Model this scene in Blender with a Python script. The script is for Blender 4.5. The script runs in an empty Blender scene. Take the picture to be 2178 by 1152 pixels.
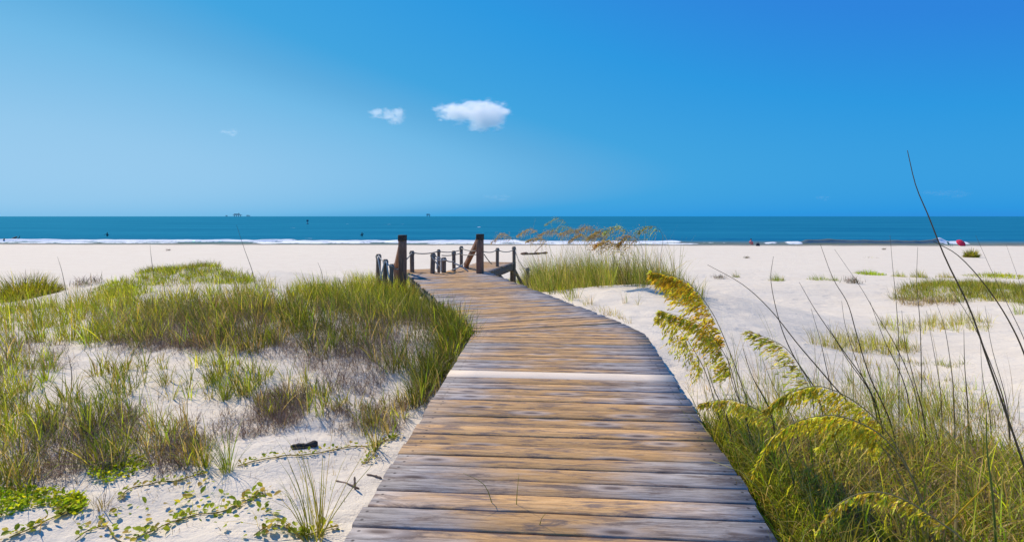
import bpy, math, random
import numpy as np
from mathutils import Vector

# ------------------------------------------------------------------ camera, sky, sun
scene = bpy.context.scene
C = scene.collection
rng = np.random.default_rng(11)
random.seed(11)

FPX = 1250.0                     # focal length in photo pixels
CAMZ = 4.5                       # eye height above the sea; the deck is at 3.0
CX, HY = 1089.0, 460.0           # horizon line

cam_d = bpy.data.cameras.new('camera')
cam = bpy.data.objects.new('camera', cam_d)
C.objects.link(cam)
cam.location = (0, 0, CAMZ)
cam.rotation_euler = (math.radians(90), 0, 0)
cam_d.sensor_width = 36.0
cam_d.lens = 36.0 * FPX / 2178.0
cam_d.shift_y = -(576.0 - HY) / 2178.0
cam_d.clip_start = 0.05
cam_d.clip_end = 60000.0
scene.camera = cam

SUN_AZ = math.radians(-48)       # from +Y towards +X
SUN_EL = math.radians(47)
sdir = Vector((math.sin(SUN_AZ) * math.cos(SUN_EL), math.cos(SUN_AZ) * math.cos(SUN_EL), math.sin(SUN_EL)))

world = bpy.data.worlds.new('World')
scene.world = world
world.use_nodes = True
wn = world.node_tree.nodes
wl = world.node_tree.links
wn.clear()
sky = wn.new('ShaderNodeTexSky')
sky.sky_type = 'NISHITA'
sky.sun_disc = False
sky.sun_elevation = SUN_EL
sky.sun_rotation = SUN_AZ
sky.altitude = 0
sky.air_density = 1.0
sky.dust_density = 0.3
sky.ozone_density = 6.0
# the photograph's colour grade of the sky: one curve of the sky's own radiance, the same in every direction
dot = wn.new('ShaderNodeVectorMath'); dot.operation = 'DOT_PRODUCT'
dot.inputs[1].default_value = (.6 / 28, 0, 1.0 / 28)
crv = wn.new('ShaderNodeValToRGB')
_st = [(0.0, (.028, .15, .60)), (5.7, (.028, .235, .72)), (7.1, (.028, .315, .745)), (8.9, (.056, .375, .745)),
       (9.7, (.115, .42, .745)), (10.4, (.17, .49, .80)), (12.3, (.295, .58, .845)), (17.0, (.50, .72, .92)), (28.0, (.80, .88, .95))]
while len(crv.color_ramp.elements) < len(_st): crv.color_ramp.elements.new(.5)
for el, (p_, c_) in zip(crv.color_ramp.elements, _st):
    el.position = p_ / 28.0; el.color = (*c_, 1)
gain = wn.new('ShaderNodeVectorMath'); gain.operation = 'SCALE'; gain.inputs['Scale'].default_value = 10.0
bg = wn.new('ShaderNodeBackground')
bg.inputs['Strength'].default_value = 0.1
wo = wn.new('ShaderNodeOutputWorld')
wl.new(sky.outputs[0], dot.inputs[0])
wl.new(dot.outputs['Value'], crv.inputs['Fac'])
wl.new(crv.outputs[0], gain.inputs[0])
wl.new(gain.outputs[0], bg.inputs['Color'])
wl.new(bg.outputs[0], wo.inputs['Surface'])

sun_d = bpy.data.lights.new('sun', 'SUN')
sun_d.energy = 5.0
sun_d.angle = math.radians(0.53)
sun_d.color = (1.0, 0.87, 0.71)
sun = bpy.data.objects.new('sun', sun_d)
C.objects.link(sun)
sun.rotation_euler = (-sdir).to_track_quat('-Z', 'Y').to_euler()
sun.location = sdir * 50

vs = scene.view_settings
vs.view_transform = 'Standard'
vs.look = 'None'
vs.exposure = 0.0
vs.gamma = 1.0
vs.use_curve_mapping = False
scene.render.engine = 'CYCLES'
scene.cycles.max_bounces = 8
scene.cycles.diffuse_bounces = 3
scene.cycles.transmission_bounces = 3
scene.cycles.volume_bounces = 8
scene.cycles.transparent_max_bounces = 8
scene.cycles.volume_step_rate = 1.0


# ------------------------------------------------------------------ helpers
def tag(o, label=None, cat=None, group=None, kind=None):
    if label: o['label'] = label
    if cat: o['category'] = cat
    if group: o['group'] = group
    if kind: o['kind'] = kind
    return o


def empty(name, loc, label=None, cat=None, group=None):
    o = bpy.data.objects.new(name, None)
    o.empty_display_size = 0.1
    C.objects.link(o)
    o.location = loc
    return tag(o, label, cat, group)


def link(name, mesh, parent=None):
    """mesh vertices are in world space; the parent is a translated empty or mesh"""
    o = bpy.data.objects.new(name, mesh)
    C.objects.link(o)
    if parent is not None:
        o.parent = parent
        off = Vector(parent.location)
        if parent.parent is not None:
            off = off + Vector(parent.parent.location)
        o.location = -off
    return o


def mesh_np(name, verts, faces, mat=None, cols=None, smooth=False):
    """verts (N,3); faces = list of index arrays, each (M,k)"""
    me = bpy.data.meshes.new(name)
    verts = np.asarray(verts, dtype=np.float32)
    me.vertices.add(len(verts))
    me.vertices.foreach_set('co', verts.ravel())
    fl = [np.asarray(f, dtype=np.int32) for f in faces if len(f)]
    loops = np.concatenate([f.ravel() for f in fl])
    tot = np.concatenate([np.full(len(f), f.shape[1], np.int32) for f in fl])
    start = np.concatenate([[0], np.cumsum(tot)[:-1]]).astype(np.int32)
    me.loops.add(len(loops))
    me.loops.foreach_set('vertex_index', loops)
    me.polygons.add(len(tot))
    me.polygons.foreach_set('loop_start', start)
    me.polygons.foreach_set('loop_total', tot)
    if smooth:
        me.polygons.foreach_set('use_smooth', np.ones(len(tot), dtype=bool))
    if cols is not None:
        a = me.color_attributes.new('col', 'FLOAT_COLOR', 'POINT')
        c4 = np.ones((len(verts), 4), np.float32)
        c4[:, :3] = cols
        a.data.foreach_set('color', c4.ravel())
    me.update(calc_edges=True)
    me.validate()
    if mat: me.materials.append(mat)
    return me


def vnoise(x, y, seed=0):
    """smooth value noise in 0..1"""
    xi = np.floor(x).astype(np.int64); yi = np.floor(y).astype(np.int64)
    fx = x - xi; fy = y - yi
    fx = fx * fx * (3 - 2 * fx); fy = fy * fy * (3 - 2 * fy)

    def h(a, b):
        n = (a * 374761393 + b * 668265263 + seed * 144269) & 0x7fffffff
        n = ((n ^ (n >> 13)) * 1274126177) & 0x7fffffff
        return ((n ^ (n >> 16)) & 0xffff) / 65535.0
    a = h(xi, yi); b = h(xi + 1, yi); c = h(xi, yi + 1); d = h(xi + 1, yi + 1)
    return (a * (1 - fx) + b * fx) * (1 - fy) + (c * (1 - fx) + d * fx) * fy


def fbm(x, y, seed=0, oct=3):
    s = 0; a = 1; t = 0
    for k in range(oct):
        s = s + a * vnoise(x * 2 ** k, y * 2 ** k, seed + k * 7); t += a; a *= .5
    return s / t


# ------------------------------------------------------------------ terrain
BY = np.array([-500, -60, 0, 5, 10, 16, 25, 45, 70, 88, 94, 104, 130, 220, 900], float)
BZ = np.array([2.6, 2.7, 2.65, 2.6, 2.38, 1.98, 1.55, 1.02, .48, .13, 0.0, -.28, -.9, -3.0, -6.0], float)


def base_z(X, Y):
    ye = Y + 0.035 * X + 0.9 * (vnoise(X / 14.0, Y * 0 + 3.3, 5) - .5) * np.clip(Y / 60, 0, 1)
    return np.interp(ye, BY, BZ)


# ground control points: photo pixel and height, i.e. a surveyed place in the world
CP = [(0, 1152, 2.72), (350, 1152, 2.70), (700, 1152, 2.70), (0, 1000, 2.76), (300, 1000, 2.74), (600, 1000, 2.71),
      (850, 950, 2.73), (100, 900, 2.82), (400, 900, 2.77), (700, 880, 2.78), (100, 800, 2.87), (400, 800, 2.84),
      (700, 800, 2.90), (930, 800, 2.82), (100, 730, 2.88), (400, 730, 2.93), (700, 730, 2.99), (960, 740, 2.86),
      (100, 680, 2.87), (300, 680, 2.96), (600, 680, 3.04), (900, 680, 2.93), (20, 645, 2.72), (250, 640, 2.95),
      (450, 640, 3.03), (650, 640, 3.06), (880, 632, 2.92), (130, 622, 2.45), (60, 606, 2.5), (300, 605, 3.0), (420, 574, 3.14),
      (395, 556, 3.30), (480, 568, 3.20), (320, 574, 3.14), (560, 598, 3.03), (660, 610, 2.98), (750, 612, 2.90), (850, 606, 2.82),
      (0, 625, 2.6), (220, 615, 2.8),
      (1700, 1152, 2.74), (2178, 1152, 2.70), (1600, 1000, 2.80), (1900, 1000, 2.68), (2178, 1000, 2.60),
      (1500, 850, 2.84), (1440, 770, 2.92), (1395, 695, 2.94), (1320, 672, 2.94), (1800, 850, 2.56), (2100, 850, 2.48),
      (1700, 750, 2.45), (2000, 750, 2.42), (1300, 594, 3.20), (1400, 600, 3.14), (1200, 594, 3.10),
      (1350, 655, 2.86), (1150, 596, 2.86), (1460, 625, 2.80), (1530, 645, 2.40), (1250, 645, 2.90), (1180, 625, 2.84),
      (1550, 600, 1.9), (1700, 650, 2.08), (1960, 636, 2.26), (1850, 606, 1.9), (2100, 616, 2.22), (2178, 626, 2.28),
      (2060, 690, 2.33), (1250, 585, 2.6), (1400, 585, 2.55), (1100, 590, 2.45), (1000, 600, 2.55), (1060, 575, 2.1)]
_w = []
for (px, py, z) in CP:
    Y = (CAMZ - z) * FPX / (py - HY)
    _w.append(((px - CX) / FPX * Y, Y, z, .42 + .085 * Y))
for (X, Y) in [(-14, 25), (-9, 25), (-4, 22), (0, 23), (4, 22), (9, 24), (-3, 28), (14, 26), (-14, 19), (-18, 15),
               (0.3, 4), (0.4, 6), (-.3, 11), (-1.0, 13), (-1.5, 15.5), (0.2, 1), (-7, 21.5), (-11, 21), (3, 17.5), (1, 18.5)]:
    z = min(float(base_z(np.array([X]), np.array([Y]))[0]), 2.74)
    _w.append((X, Y, z, .5 + .085 * Y))
CPW = np.array(_w)
CPR = CPW[:, 2] - base_z(CPW[:, 0], CPW[:, 1])


def _uv(X, Y):
    Yc = np.maximum(Y, 1.2)
    return X / Yc * 4.0, 6.0 * np.log(Yc)


KS = 1.25
_cu, _cv = _uv(CPW[:, 0], CPW[:, 1])
_K = np.exp(-((_cu[:, None] - _cu[None]) ** 2 + (_cv[:, None] - _cv[None]) ** 2) / (2 * KS * KS))
CPK = np.linalg.solve(_K + .04 * np.eye(len(_cu)), CPR)

DK = {}                                   # deck outline, filled below
L_BEND = np.array([-.484, 7.65]); D1 = np.array([.0777, .997]); N1 = np.array([.997, -.0777])
D2 = np.array([-.280, .960]); N2 = np.array([.960, .280])


def deck_dist(X, Y):
    """distance outside the deck footprint (<=0 inside), approximate"""
    t1 = X - (.30 + .075 * (Y - 4.0)); d1 = np.maximum(np.abs(t1) - 1.06, np.maximum(Y - 8.2, -4 - Y))
    u = (X - .55) * N2[0] + (Y - 7.9) * N2[1]; v = (X - .55) * D2[0] + (Y - 7.9) * D2[1]
    d2 = np.maximum(np.abs(u) - 1.06, np.maximum(v - 8.6, -.3 - v))
    return np.minimum(d1, d2)


def H(X, Y):
    X = np.asarray(X, float); Y = np.asarray(Y, float)
    sh = X.shape
    Xf = X.ravel(); Yf = Y.ravel()
    z = base_z(Xf, Yf)
    m = (np.abs(Xf) < 45) & (Yf > -12) & (Yf < 50)
    if m.any():
        xs, ys = Xf[m], Yf[m]
        uu, vv = _uv(xs, ys)
        acc = np.zeros_like(xs)
        for a_, b_, k_ in zip(_cu, _cv, CPK):
            acc += k_ * np.exp(-((uu - a_) ** 2 + (vv - b_) ** 2) / (2 * KS * KS))
        z[m] += np.clip(acc, -.7, 1.5) * np.clip((ys + 2) / 4, 0, 1)
        am = np.clip((50 - ys) / 30, 0, 1)
        zz = z[m] + am * (.11 * (fbm(xs * .9, ys * .9, 3) - .5) + .05 * (fbm(xs * 3.1, ys * 3.1, 9) - .5)
                          + .022 * (vnoise(xs * 9, ys * 9, 21) - .5))
        dd = deck_dist(xs, ys)
        k = np.clip(1 - dd / .5, 0, 1); k = k * k * (3 - 2 * k)
        lim = 2.92
        zz = np.where(zz > lim, zz * (1 - k) + np.minimum(zz, lim) * k, zz)
        z[m] = zz
    far = (Yf >= 30) & (Yf < 100)
    z[far] += .07 * (fbm(Xf[far] / 5, Yf[far] / 5, 31) - .5) * np.clip((92 - Yf[far]) / 15, 0, 1)
    return z.reshape(sh)


def Hs(x, y):
    return float(H(np.array([x]), np.array([y]))[0])


def G(px, py):
    """the ground point seen at a photo pixel"""
    a = (px - CX) / FPX; b = (py - HY) / FPX
    ys = np.geomspace(1.2, 110, 700)
    zr = CAMZ - b * ys
    d = zr - H(a * ys, ys)
    i = np.argmax(d < 0) if (d < 0).any() else len(ys) - 1
    i = max(i, 1)
    y0, y1, d0, d1 = ys[i - 1], ys[i], d[i - 1], d[i]
    y = y0 + (y1 - y0) * np.clip(d0 / (d0 - d1 + 1e-9), 0, 1)
    return np.array([a * y, y, Hs(a * y, y)])


def P(px, py, Y):
    return np.array([(px - CX) / FPX * Y, Y, CAMZ - (py - HY) / FPX * Y])


# ------------------------------------------------------------------ materials
def new_mat(name):
    m = bpy.data.materials.new(name); m.use_nodes = True
    nt = m.node_tree; nt.nodes.clear()
    out = nt.nodes.new('ShaderNodeOutputMaterial')
    return m, nt, out


def N(nt, typ, **kw):
    n = nt.nodes.new(typ)
    for k, v in kw.items():
        if k in n.inputs: n.inputs[k].default_value = v
        else: setattr(n, k, v)
    return n


def ramp(nt, stops):
    r = nt.nodes.new('ShaderNodeValToRGB')
    e = r.color_ramp.elements
    while len(e) < len(stops): e.new(.5)
    for el, (p, c) in zip(e, stops):
        el.position = p
        el.color = (c, c, c, 1) if isinstance(c, (int, float)) else (*c, 1)
    return r


def mixc(nt, fac, a, b, blend='MIX'):
    m = nt.nodes.new('ShaderNodeMix'); m.data_type = 'RGBA'; m.blend_type = blend
    for i, v in ((0, fac), (6, a), (7, b)):
        if isinstance(v, (tuple, list)): m.inputs[i].default_value = (*v, 1) if len(v) == 3 else v
        elif isinstance(v, (int, float)): m.inputs[i].default_value = v
        else: nt.links.new(v, m.inputs[i])
    return m.outputs[2]


def math_(nt, op, a, b=None, c=None, clamp=False):
    m = nt.nodes.new('ShaderNodeMath'); m.operation = op; m.use_clamp = clamp
    for i, v in enumerate((a, b, c)):
        if v is None: continue
        if isinstance(v, (int, float)): m.inputs[i].default_value = v
        else: nt.links.new(v, m.inputs[i])
    return m.outputs[0]


def noise(nt, vec, scale, detail=4, rough=.55, dist=0):
    n = N(nt, 'ShaderNodeTexNoise', Scale=scale, Detail=detail, Roughness=rough, Distortion=dist)
    if vec is not None: nt.links.new(vec, n.inputs['Vector'])
    return n.outputs[0]


def mat_sand():
    m, nt, out = new_mat('sand')
    geo = N(nt, 'ShaderNodeNewGeometry')
    pos = geo.outputs['Position']
    sep = N(nt, 'ShaderNodeSeparateXYZ'); nt.links.new(pos, sep.inputs[0])
    n1 = noise(nt, pos, .9, 5); n2 = noise(nt, pos, 26, 4, .7); n3 = noise(nt, pos, 170, 2, .6)
    r1 = ramp(nt, [(.3, (.675, .595, .475)), (.7, (.715, .642, .525))]); nt.links.new(n1, r1.inputs[0])
    r2 = ramp(nt, [(.25, .86), (.5, 1.0)]); nt.links.new(n2, r2.inputs[0])
    c = mixc(nt, .55, r1.outputs[0], r2.outputs[0], 'MULTIPLY')
    r3 = ramp(nt, [(.26, .60), (.38, 1.0)]); nt.links.new(n3, r3.inputs[0])
    c = mixc(nt, .4, c, r3.outputs[0], 'MULTIPLY')
    # scattered dark plant litter
    lit = noise(nt, pos, 58, 3, .7, .6); ml = noise(nt, pos, 1.3, 3)
    rl = ramp(nt, [(.63, 0.0), (.69, 1.0)]); nt.links.new(lit, rl.inputs[0])
    rm = ramp(nt, [(.50, 0.0), (.64, .75)]); nt.links.new(ml, rm.inputs[0])
    c = mixc(nt, math_(nt, 'MULTIPLY', rl.outputs[0], rm.outputs[0]), c, (.20, .15, .11))
    # wet sand by the sea
    wv = math_(nt, 'ADD', sep.outputs[2], math_(nt, 'MULTIPLY', math_(nt, 'SUBTRACT', noise(nt, pos, .22, 3), .5), .16))
    rw = ramp(nt, [(.0, 1.0), (.10, .95), (.13, 0.0)]); nt.links.new(wv, rw.inputs[0])
    c = mixc(nt, rw.outputs[0], c, (.29, .25, .20))
    ps = N(nt, 'ShaderNodeBsdfPrincipled', Roughness=.9); ps.inputs['Specular IOR Level'].default_value = .15
    nt.links.new(c, ps.inputs['Base Color'])
    h = math_(nt, 'ADD', math_(nt, 'MULTIPLY', noise(nt, pos, 7, 5, .6), .6), math_(nt, 'MULTIPLY', noise(nt, pos, 38, 4, .7), .35))
    h = math_(nt, 'ADD', h, math_(nt, 'MULTIPLY', n3, .05))
    # foot prints and wind scour
    vf = N(nt, 'ShaderNodeTexVoronoi', Scale=1.7); vf.feature = 'SMOOTH_F1'; vf.inputs['Smoothness'].default_value = .3
    nt.links.new(pos, vf.inputs['Vector'])
    rf_ = ramp(nt, [(.12, 0.0), (.34, 1.0)]); nt.links.new(vf.outputs['Distance'], rf_.inputs[0])
    h = math_(nt, 'ADD', h, math_(nt, 'MULTIPLY', rf_.outputs[0], .55))
    mpw = N(nt, 'ShaderNodeMapping'); mpw.inputs['Scale'].default_value = (.5, 2.2, 1)
    mpw.inputs['Rotation'].default_value = (0, 0, .25); nt.links.new(pos, mpw.inputs[0])
    h = math_(nt, 'ADD', h, math_(nt, 'MULTIPLY', noise(nt, mpw.outputs[0], .8, 5, .6, .5), 1.6))
    b = N(nt, 'ShaderNodeBump', Strength=.6, Distance=.07); nt.links.new(h, b.inputs['Height'])
    nt.links.new(b.outputs[0], ps.inputs['Normal'])
    nt.links.new(ps.outputs[0], out.inputs[0])
    return m


def mat_water():
    m, nt, out = new_mat('sea_water')
    geo = N(nt, 'ShaderNodeNewGeometry')
    mp = N(nt, 'ShaderNodeMapping'); mp.inputs['Scale'].default_value = (.35, 1.0, 1.0)
    nt.links.new(geo.outputs['Position'], mp.inputs[0])
    at = N(nt, 'ShaderNodeAttribute', attribute_name='col')
    sp = N(nt, 'ShaderNodeSeparateColor'); nt.links.new(at.outputs['Color'], sp.inputs[0])
    n = noise(nt, mp.outputs[0], .035, 4, .6)
    n2 = noise(nt, mp.outputs[0], .5, 4, .65)
    r = ramp(nt, [(.3, (.008, .118, .205)), (.7, (.018, .178, .275))]); nt.links.new(n, r.inputs[0])
    c = mixc(nt, sp.outputs[1], r.outputs[0], (.17, .175, .10))          # green: shallow silty water
    nf = noise(nt, geo.outputs['Position'], 1.1, 4, .7)
    fo = math_(nt, 'SUBTRACT', math_(nt, 'MULTIPLY_ADD', sp.outputs[0], 1.75, nf), .95)
    rf = ramp(nt, [(.0, 0.0), (.22, 1.0)]); nt.links.new(fo, rf.inputs[0])
    c = mixc(nt, rf.outputs[0], c, (.86, .88, .90))                      # red: foam
    df = N(nt, 'ShaderNodeBsdfDiffuse'); gl = N(nt, 'ShaderNodeBsdfGlossy', Roughness=.12)
    nt.links.new(c, df.inputs['Color']); gl.inputs['Color'].default_value = (.16, .80, 1.0, 1)
    ps = N(nt, 'ShaderNodeMixShader')
    nt.links.new(math_(nt, 'MULTIPLY', math_(nt, 'SUBTRACT', 1.0, rf.outputs[0]), .16), ps.inputs[0])
    nt.links.new(df.outputs[0], ps.inputs[1]); nt.links.new(gl.outputs[0], ps.inputs[2])
    hh = math_(nt, 'ADD', n2, math_(nt, 'MULTIPLY', noise(nt, mp.outputs[0], .09, 3), 3.0))
    b = N(nt, 'ShaderNodeBump', Strength=.6, Distance=.4); nt.links.new(hh, b.inputs['Height'])
    nt.links.new(b.outputs[0], df.inputs['Normal']); nt.links.new(b.outputs[0], gl.inputs['Normal'])
    nt.links.new(ps.outputs[0], out.inputs[0])
    return m


def mat_plank(name='weathered_plank', pale=False):
    m, nt, out = new_mat(name)
    tc = N(nt, 'ShaderNodeTexCoord'); oi = N(nt, 'ShaderNodeObjectInfo')
    rnd = oi.outputs['Random']
    cmb = N(nt, 'ShaderNodeCombineXYZ')
    nt.links.new(math_(nt, 'MULTIPLY', rnd, 37.0), cmb.inputs[0])
    nt.links.new(math_(nt, 'MULTIPLY', rnd, 91.0), cmb.inputs[1])
    va = N(nt, 'ShaderNodeVectorMath', operation='ADD')
    nt.links.new(tc.outputs['Object'], va.inputs[0]); nt.links.new(cmb.outputs[0], va.inputs[1])
    v = va.outputs[0]

    def sc(sx, sy, sz=1.0):
        mp = N(nt, 'ShaderNodeMapping'); mp.inputs['Scale'].default_value = (sx, sy, sz)
        nt.links.new(v, mp.inputs[0]); return mp.outputs[0]
    sep = N(nt, 'ShaderNodeSeparateXYZ'); nt.links.new(tc.outputs['Object'], sep.inputs[0])
    # knots bend the grain
    vk = N(nt, 'ShaderNodeTexVoronoi', Scale=1.0); vk.voronoi_dimensions = '2D'; nt.links.new(sc(1.5, 5.0), vk.inputs['Vector'])
    kd = vk.outputs['Distance']
    rk = ramp(nt, [(.05, 1.0), (.16, 0.0)]); nt.links.new(kd, rk.inputs[0])
    kc = N(nt, 'ShaderNodeSeparateColor'); nt.links.new(vk.outputs['Color'], kc.inputs[0])
    kon = math_(nt, 'GREATER_THAN', kc.outputs[0], .45)
    knot = math_(nt, 'MULTIPLY', rk.outputs[0], kon)
    g = noise(nt, sc(3.0, 60, 20), 1.0, 8, .74, .35)
    g2 = noise(nt, sc(12, 170, 60), 1.0, 5, .75, .4)
    stain = noise(nt, sc(2.6, 14, 3), 1.0, 7, .72, .5)
    warmn = noise(nt, sc(1.3, 5.0, 1), 1.0, 6, .66, .6)
    if pale:
        c = mixc(nt, .5, (.70, .58, .45), (.76, .65, .53))
        rg = ramp(nt, [(.3, .80), (.6, 1.0)]); nt.links.new(g, rg.inputs[0])
        rs = ramp(nt, [(.55, 0.0), (.72, .45)]); nt.links.new(stain, rs.inputs[0])
        c = mixc(nt, rs.outputs[0], c, (.42, .33, .27))
        c = mixc(nt, 1.0, c, rg.outputs[0], 'MULTIPLY')
    else:
        # feet wear the grey skin off the middle of the boards
        mid = math_(nt, 'SUBTRACT', 1.0, math_(nt, 'ABSOLUTE', math_(nt, 'MULTIPLY', math_(nt, 'ADD', sep.outputs[0], .06), 1.05)), clamp=True)
        wf = math_(nt, 'ADD', math_(nt, 'MULTIPLY', mid, .62), math_(nt, 'MULTIPLY', warmn, .95))
        wf = math_(nt, 'ADD', wf, math_(nt, 'MULTIPLY', math_(nt, 'SUBTRACT', rnd, .5), .62))
        rw = ramp(nt, [(.42, 0.0), (.80, 1.0)]); nt.links.new(wf, rw.inputs[0])
        grey = ramp(nt, [(.30, (.140, .122, .115)), (.5, (.330, .300, .29)), (.70, (.52, .475, .45))]); nt.links.new(g, grey.inputs[0])
        warm = ramp(nt, [(.30, (.235, .130, .060)), (.5, (.51, .300, .125)), (.70, (.62, .405, .20))]); nt.links.new(g, warm.inputs[0])
        c = mixc(nt, rw.outputs[0], grey.outputs[0], warm.outputs[0])
        rs = ramp(nt, [(.49, 0.0), (.60, .9)]); nt.links.new(stain, rs.inputs[0])
        c = mixc(nt, rs.outputs[0], c, (.150, .112, .098))
        rg2 = ramp(nt, [(.34, .35), (.5, 1.0)]); nt.links.new(g2, rg2.inputs[0])
        c = mixc(nt, .55, c, rg2.outputs[0], 'MULTIPLY')
        tone = math_(nt, 'MULTIPLY_ADD', math_(nt, 'FRACT', math_(nt, 'MULTIPLY', rnd, 7.31)), .40, .82)
        tcol = N(nt, 'ShaderNodeCombineColor'); [nt.links.new(tone, tcol.inputs[q_]) for q_ in range(3)]
        c = mixc(nt, 1.0, c, tcol.outputs[0], 'MULTIPLY')
        crk = noise(nt, sc(2.2, 95, 30), 1.0, 3, .6, .25)
        rc = ramp(nt, [(.30, .9), (.36, 0.0)]); nt.links.new(crk, rc.inputs[0])
        c = mixc(nt, rc.outputs[0], c, (.06, .048, .042))
        # bleached halo and dark heart of the knots
        rh = ramp(nt, [(.10, 1.0), (.30, 0.0)]); nt.links.new(kd, rh.inputs[0])
        c = mixc(nt, math_(nt, 'MULTIPLY', math_(nt, 'MULTIPLY', rh.outputs[0], kon), .6), c, (.47, .42, .40))
        c = mixc(nt, math_(nt, 'MULTIPLY', knot, .85), c, (.075, .048, .040))
        # nail heads and their rust
        nx_ = math_(nt, 'SUBTRACT', math_(nt, 'ABSOLUTE', sep.outputs[0]), .955)
        nx2 = math_(nt, 'ABSOLUTE', sep.outputs[0])
        nx_ = math_(nt, 'ABSOLUTE', math_(nt, 'ADD', nx_, math_(nt, 'MULTIPLY', math_(nt, 'SUBTRACT', rnd, .5), .05)))
        ny_ = math_(nt, 'SUBTRACT', math_(nt, 'ABSOLUTE', sep.outputs[1]), .042)
        rr_ = math_(nt, 'SQRT', math_(nt, 'ADD', math_(nt, 'POWER', nx_, 2.0), math_(nt, 'POWER', ny_, 2.0)))
        rn_ = ramp(nt, [(.006, .85), (.010, 0.0)]); nt.links.new(rr_, rn_.inputs[0])
        c = mixc(nt, rn_.outputs[0], c, (.04, .03, .028))
    ps = N(nt, 'ShaderNodeBsdfPrincipled', Roughness=.78); ps.inputs['Specular IOR Level'].default_value = .25
    nt.links.new(c, ps.inputs['Base Color'])
    h = math_(nt, 'ADD', g, math_(nt, 'MULTIPLY', g2, .6))
    h = math_(nt, 'SUBTRACT', h, math_(nt, 'MULTIPLY', knot, .6))
    b = N(nt, 'ShaderNodeBump', Strength=.55, Distance=.006); nt.links.new(h, b.inputs['Height'])
    nt.links.new(b.outputs[0], ps.inputs['Normal'])
    nt.links.new(ps.outputs[0], out.inputs[0])
    return m


def mat_wood(name, c1, c2, scale=(6, 6, 1.2)):
    m, nt, out = new_mat(name)
    tc = N(nt, 'ShaderNodeTexCoord')
    mp = N(nt, 'ShaderNodeMapping'); mp.inputs['Scale'].default_value = scale
    nt.links.new(tc.outputs['Object'], mp.inputs[0])
    n = noise(nt, mp.outputs[0], 5, 5, .65, .3)
    r = ramp(nt, [(.3, c1), (.7, c2)]); nt.links.new(n, r.inputs[0])
    ps = N(nt, 'ShaderNodeBsdfPrincipled', Roughness=.85); ps.inputs['Specular IOR Level'].default_value = .2
    nt.links.new(r.outputs[0], ps.inputs['Base Color'])
    b = N(nt, 'ShaderNodeBump', Strength=.5, Distance=.01); nt.links.new(n, b.inputs['Height'])
    nt.links.new(b.outputs[0], ps.inputs['Normal'])
    nt.links.new(ps.outputs[0], out.inputs[0])
    return m


def mat_plain(name, col, rough=.8, nscale=20, var=.25):
    m, nt, out = new_mat(name)
    tc = N(nt, 'ShaderNodeTexCoord')
    n = noise(nt, tc.outputs['Object'], nscale, 3)
    r = ramp(nt, [(.3, tuple(x * (1 - var) for x in col)), (.7, tuple(min(1, x * (1 + var)) for x in col))])
    nt.links.new(n, r.inputs[0])
    ps = N(nt, 'ShaderNodeBsdfPrincipled', Roughness=rough); ps.inputs['Specular IOR Level'].default_value = .25
    nt.links.new(r.outputs[0], ps.inputs['Base Color'])
    nt.links.new(ps.outputs[0], out.inputs[0])
    return m


def mat_leaf(name='blade', trans=.42):
    m, nt, out = new_mat(name)
    at = N(nt, 'ShaderNodeAttribute', attribute_name='col')
    d = N(nt, 'ShaderNodeBsdfDiffuse'); t = N(nt, 'ShaderNodeBsdfTranslucent')
    gl = N(nt, 'ShaderNodeBsdfGlossy', Roughness=.45)
    gl.inputs['Color'].default_value = (.8, .8, .7, 1)
    nt.links.new(at.outputs['Color'], d.inputs['Color'])
    tcx = mixc(nt, 1.0, at.outputs['Color'], (1.25, 1.2, .75), 'MULTIPLY')
    nt.links.new(tcx, t.inputs['Color'])
    mx = N(nt, 'ShaderNodeMixShader'); mx.inputs[0].default_value = trans
    nt.links.new(d.outputs[0], mx.inputs[1]); nt.links.new(t.outputs[0], mx.inputs[2])
    mx2 = N(nt, 'ShaderNodeMixShader'); mx2.inputs[0].default_value = .02
    nt.links.new(mx.outputs[0], mx2.inputs[1]); nt.links.new(gl.outputs[0], mx2.inputs[2])
    nt.links.new(mx2.outputs[0], out.inputs[0])
    return m


M_SAND = mat_sand(); M_WATER = mat_water(); M_PLANK = mat_plank(); M_PALE = mat_plank('new_plank', True)
M_POST = mat_wood('post_wood', (.13, .095, .07), (.29, .215, .16))
M_POSTR = mat_wood('red_brown_post', (.15, .080, .052), (.34, .19, .125))
M_GREY = mat_wood('grey_wood', (.12, .115, .11), (.30, .28, .26))
M_ROPE = mat_plain('rope', (.50, .48, .43), .9, 60)
M_ROPE2 = mat_plain('old_rope', (.26, .25, .22), .9, 60)
M_LEAF = mat_leaf('blade', .52); M_DRY = mat_leaf('dry_stalk', .15); M_SEED = mat_leaf('seed_head', .5)
M_CHAR = mat_wood('charred_wood', (.022, .019, .017), (.10, .085, .07), (8, 2, 8))

# ------------------------------------------------------------------ ground and sea
nx = 460
u = np.linspace(-1, 1, nx)
gx = .62 * np.sinh(9.0 * u)
gy = np.concatenate([[-400, -150, -60, -25, -12, -6, -3, -1.2, 0, .6], np.geomspace(1.0, 150, 470), [190, 260, 420, 900]])
GX, GY = np.meshgrid(gx, gy)
GZ = H(GX, GY)
ny = len(gy)
idx = np.arange(nx * ny).reshape(ny, nx)
quads = np.stack([idx[:-1, :-1], idx[:-1, 1:], idx[1:, 1:], idx[1:, :-1]], -1).reshape(-1, 4)
o = link('beach_sand', mesh_np('beach_sand', np.stack([GX, GY, GZ], -1).reshape(-1, 3), [quads], M_SAND, smooth=True))
tag(o, 'pale white beach sand rolling in low dunes down to the sea', kind='structure')

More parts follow.
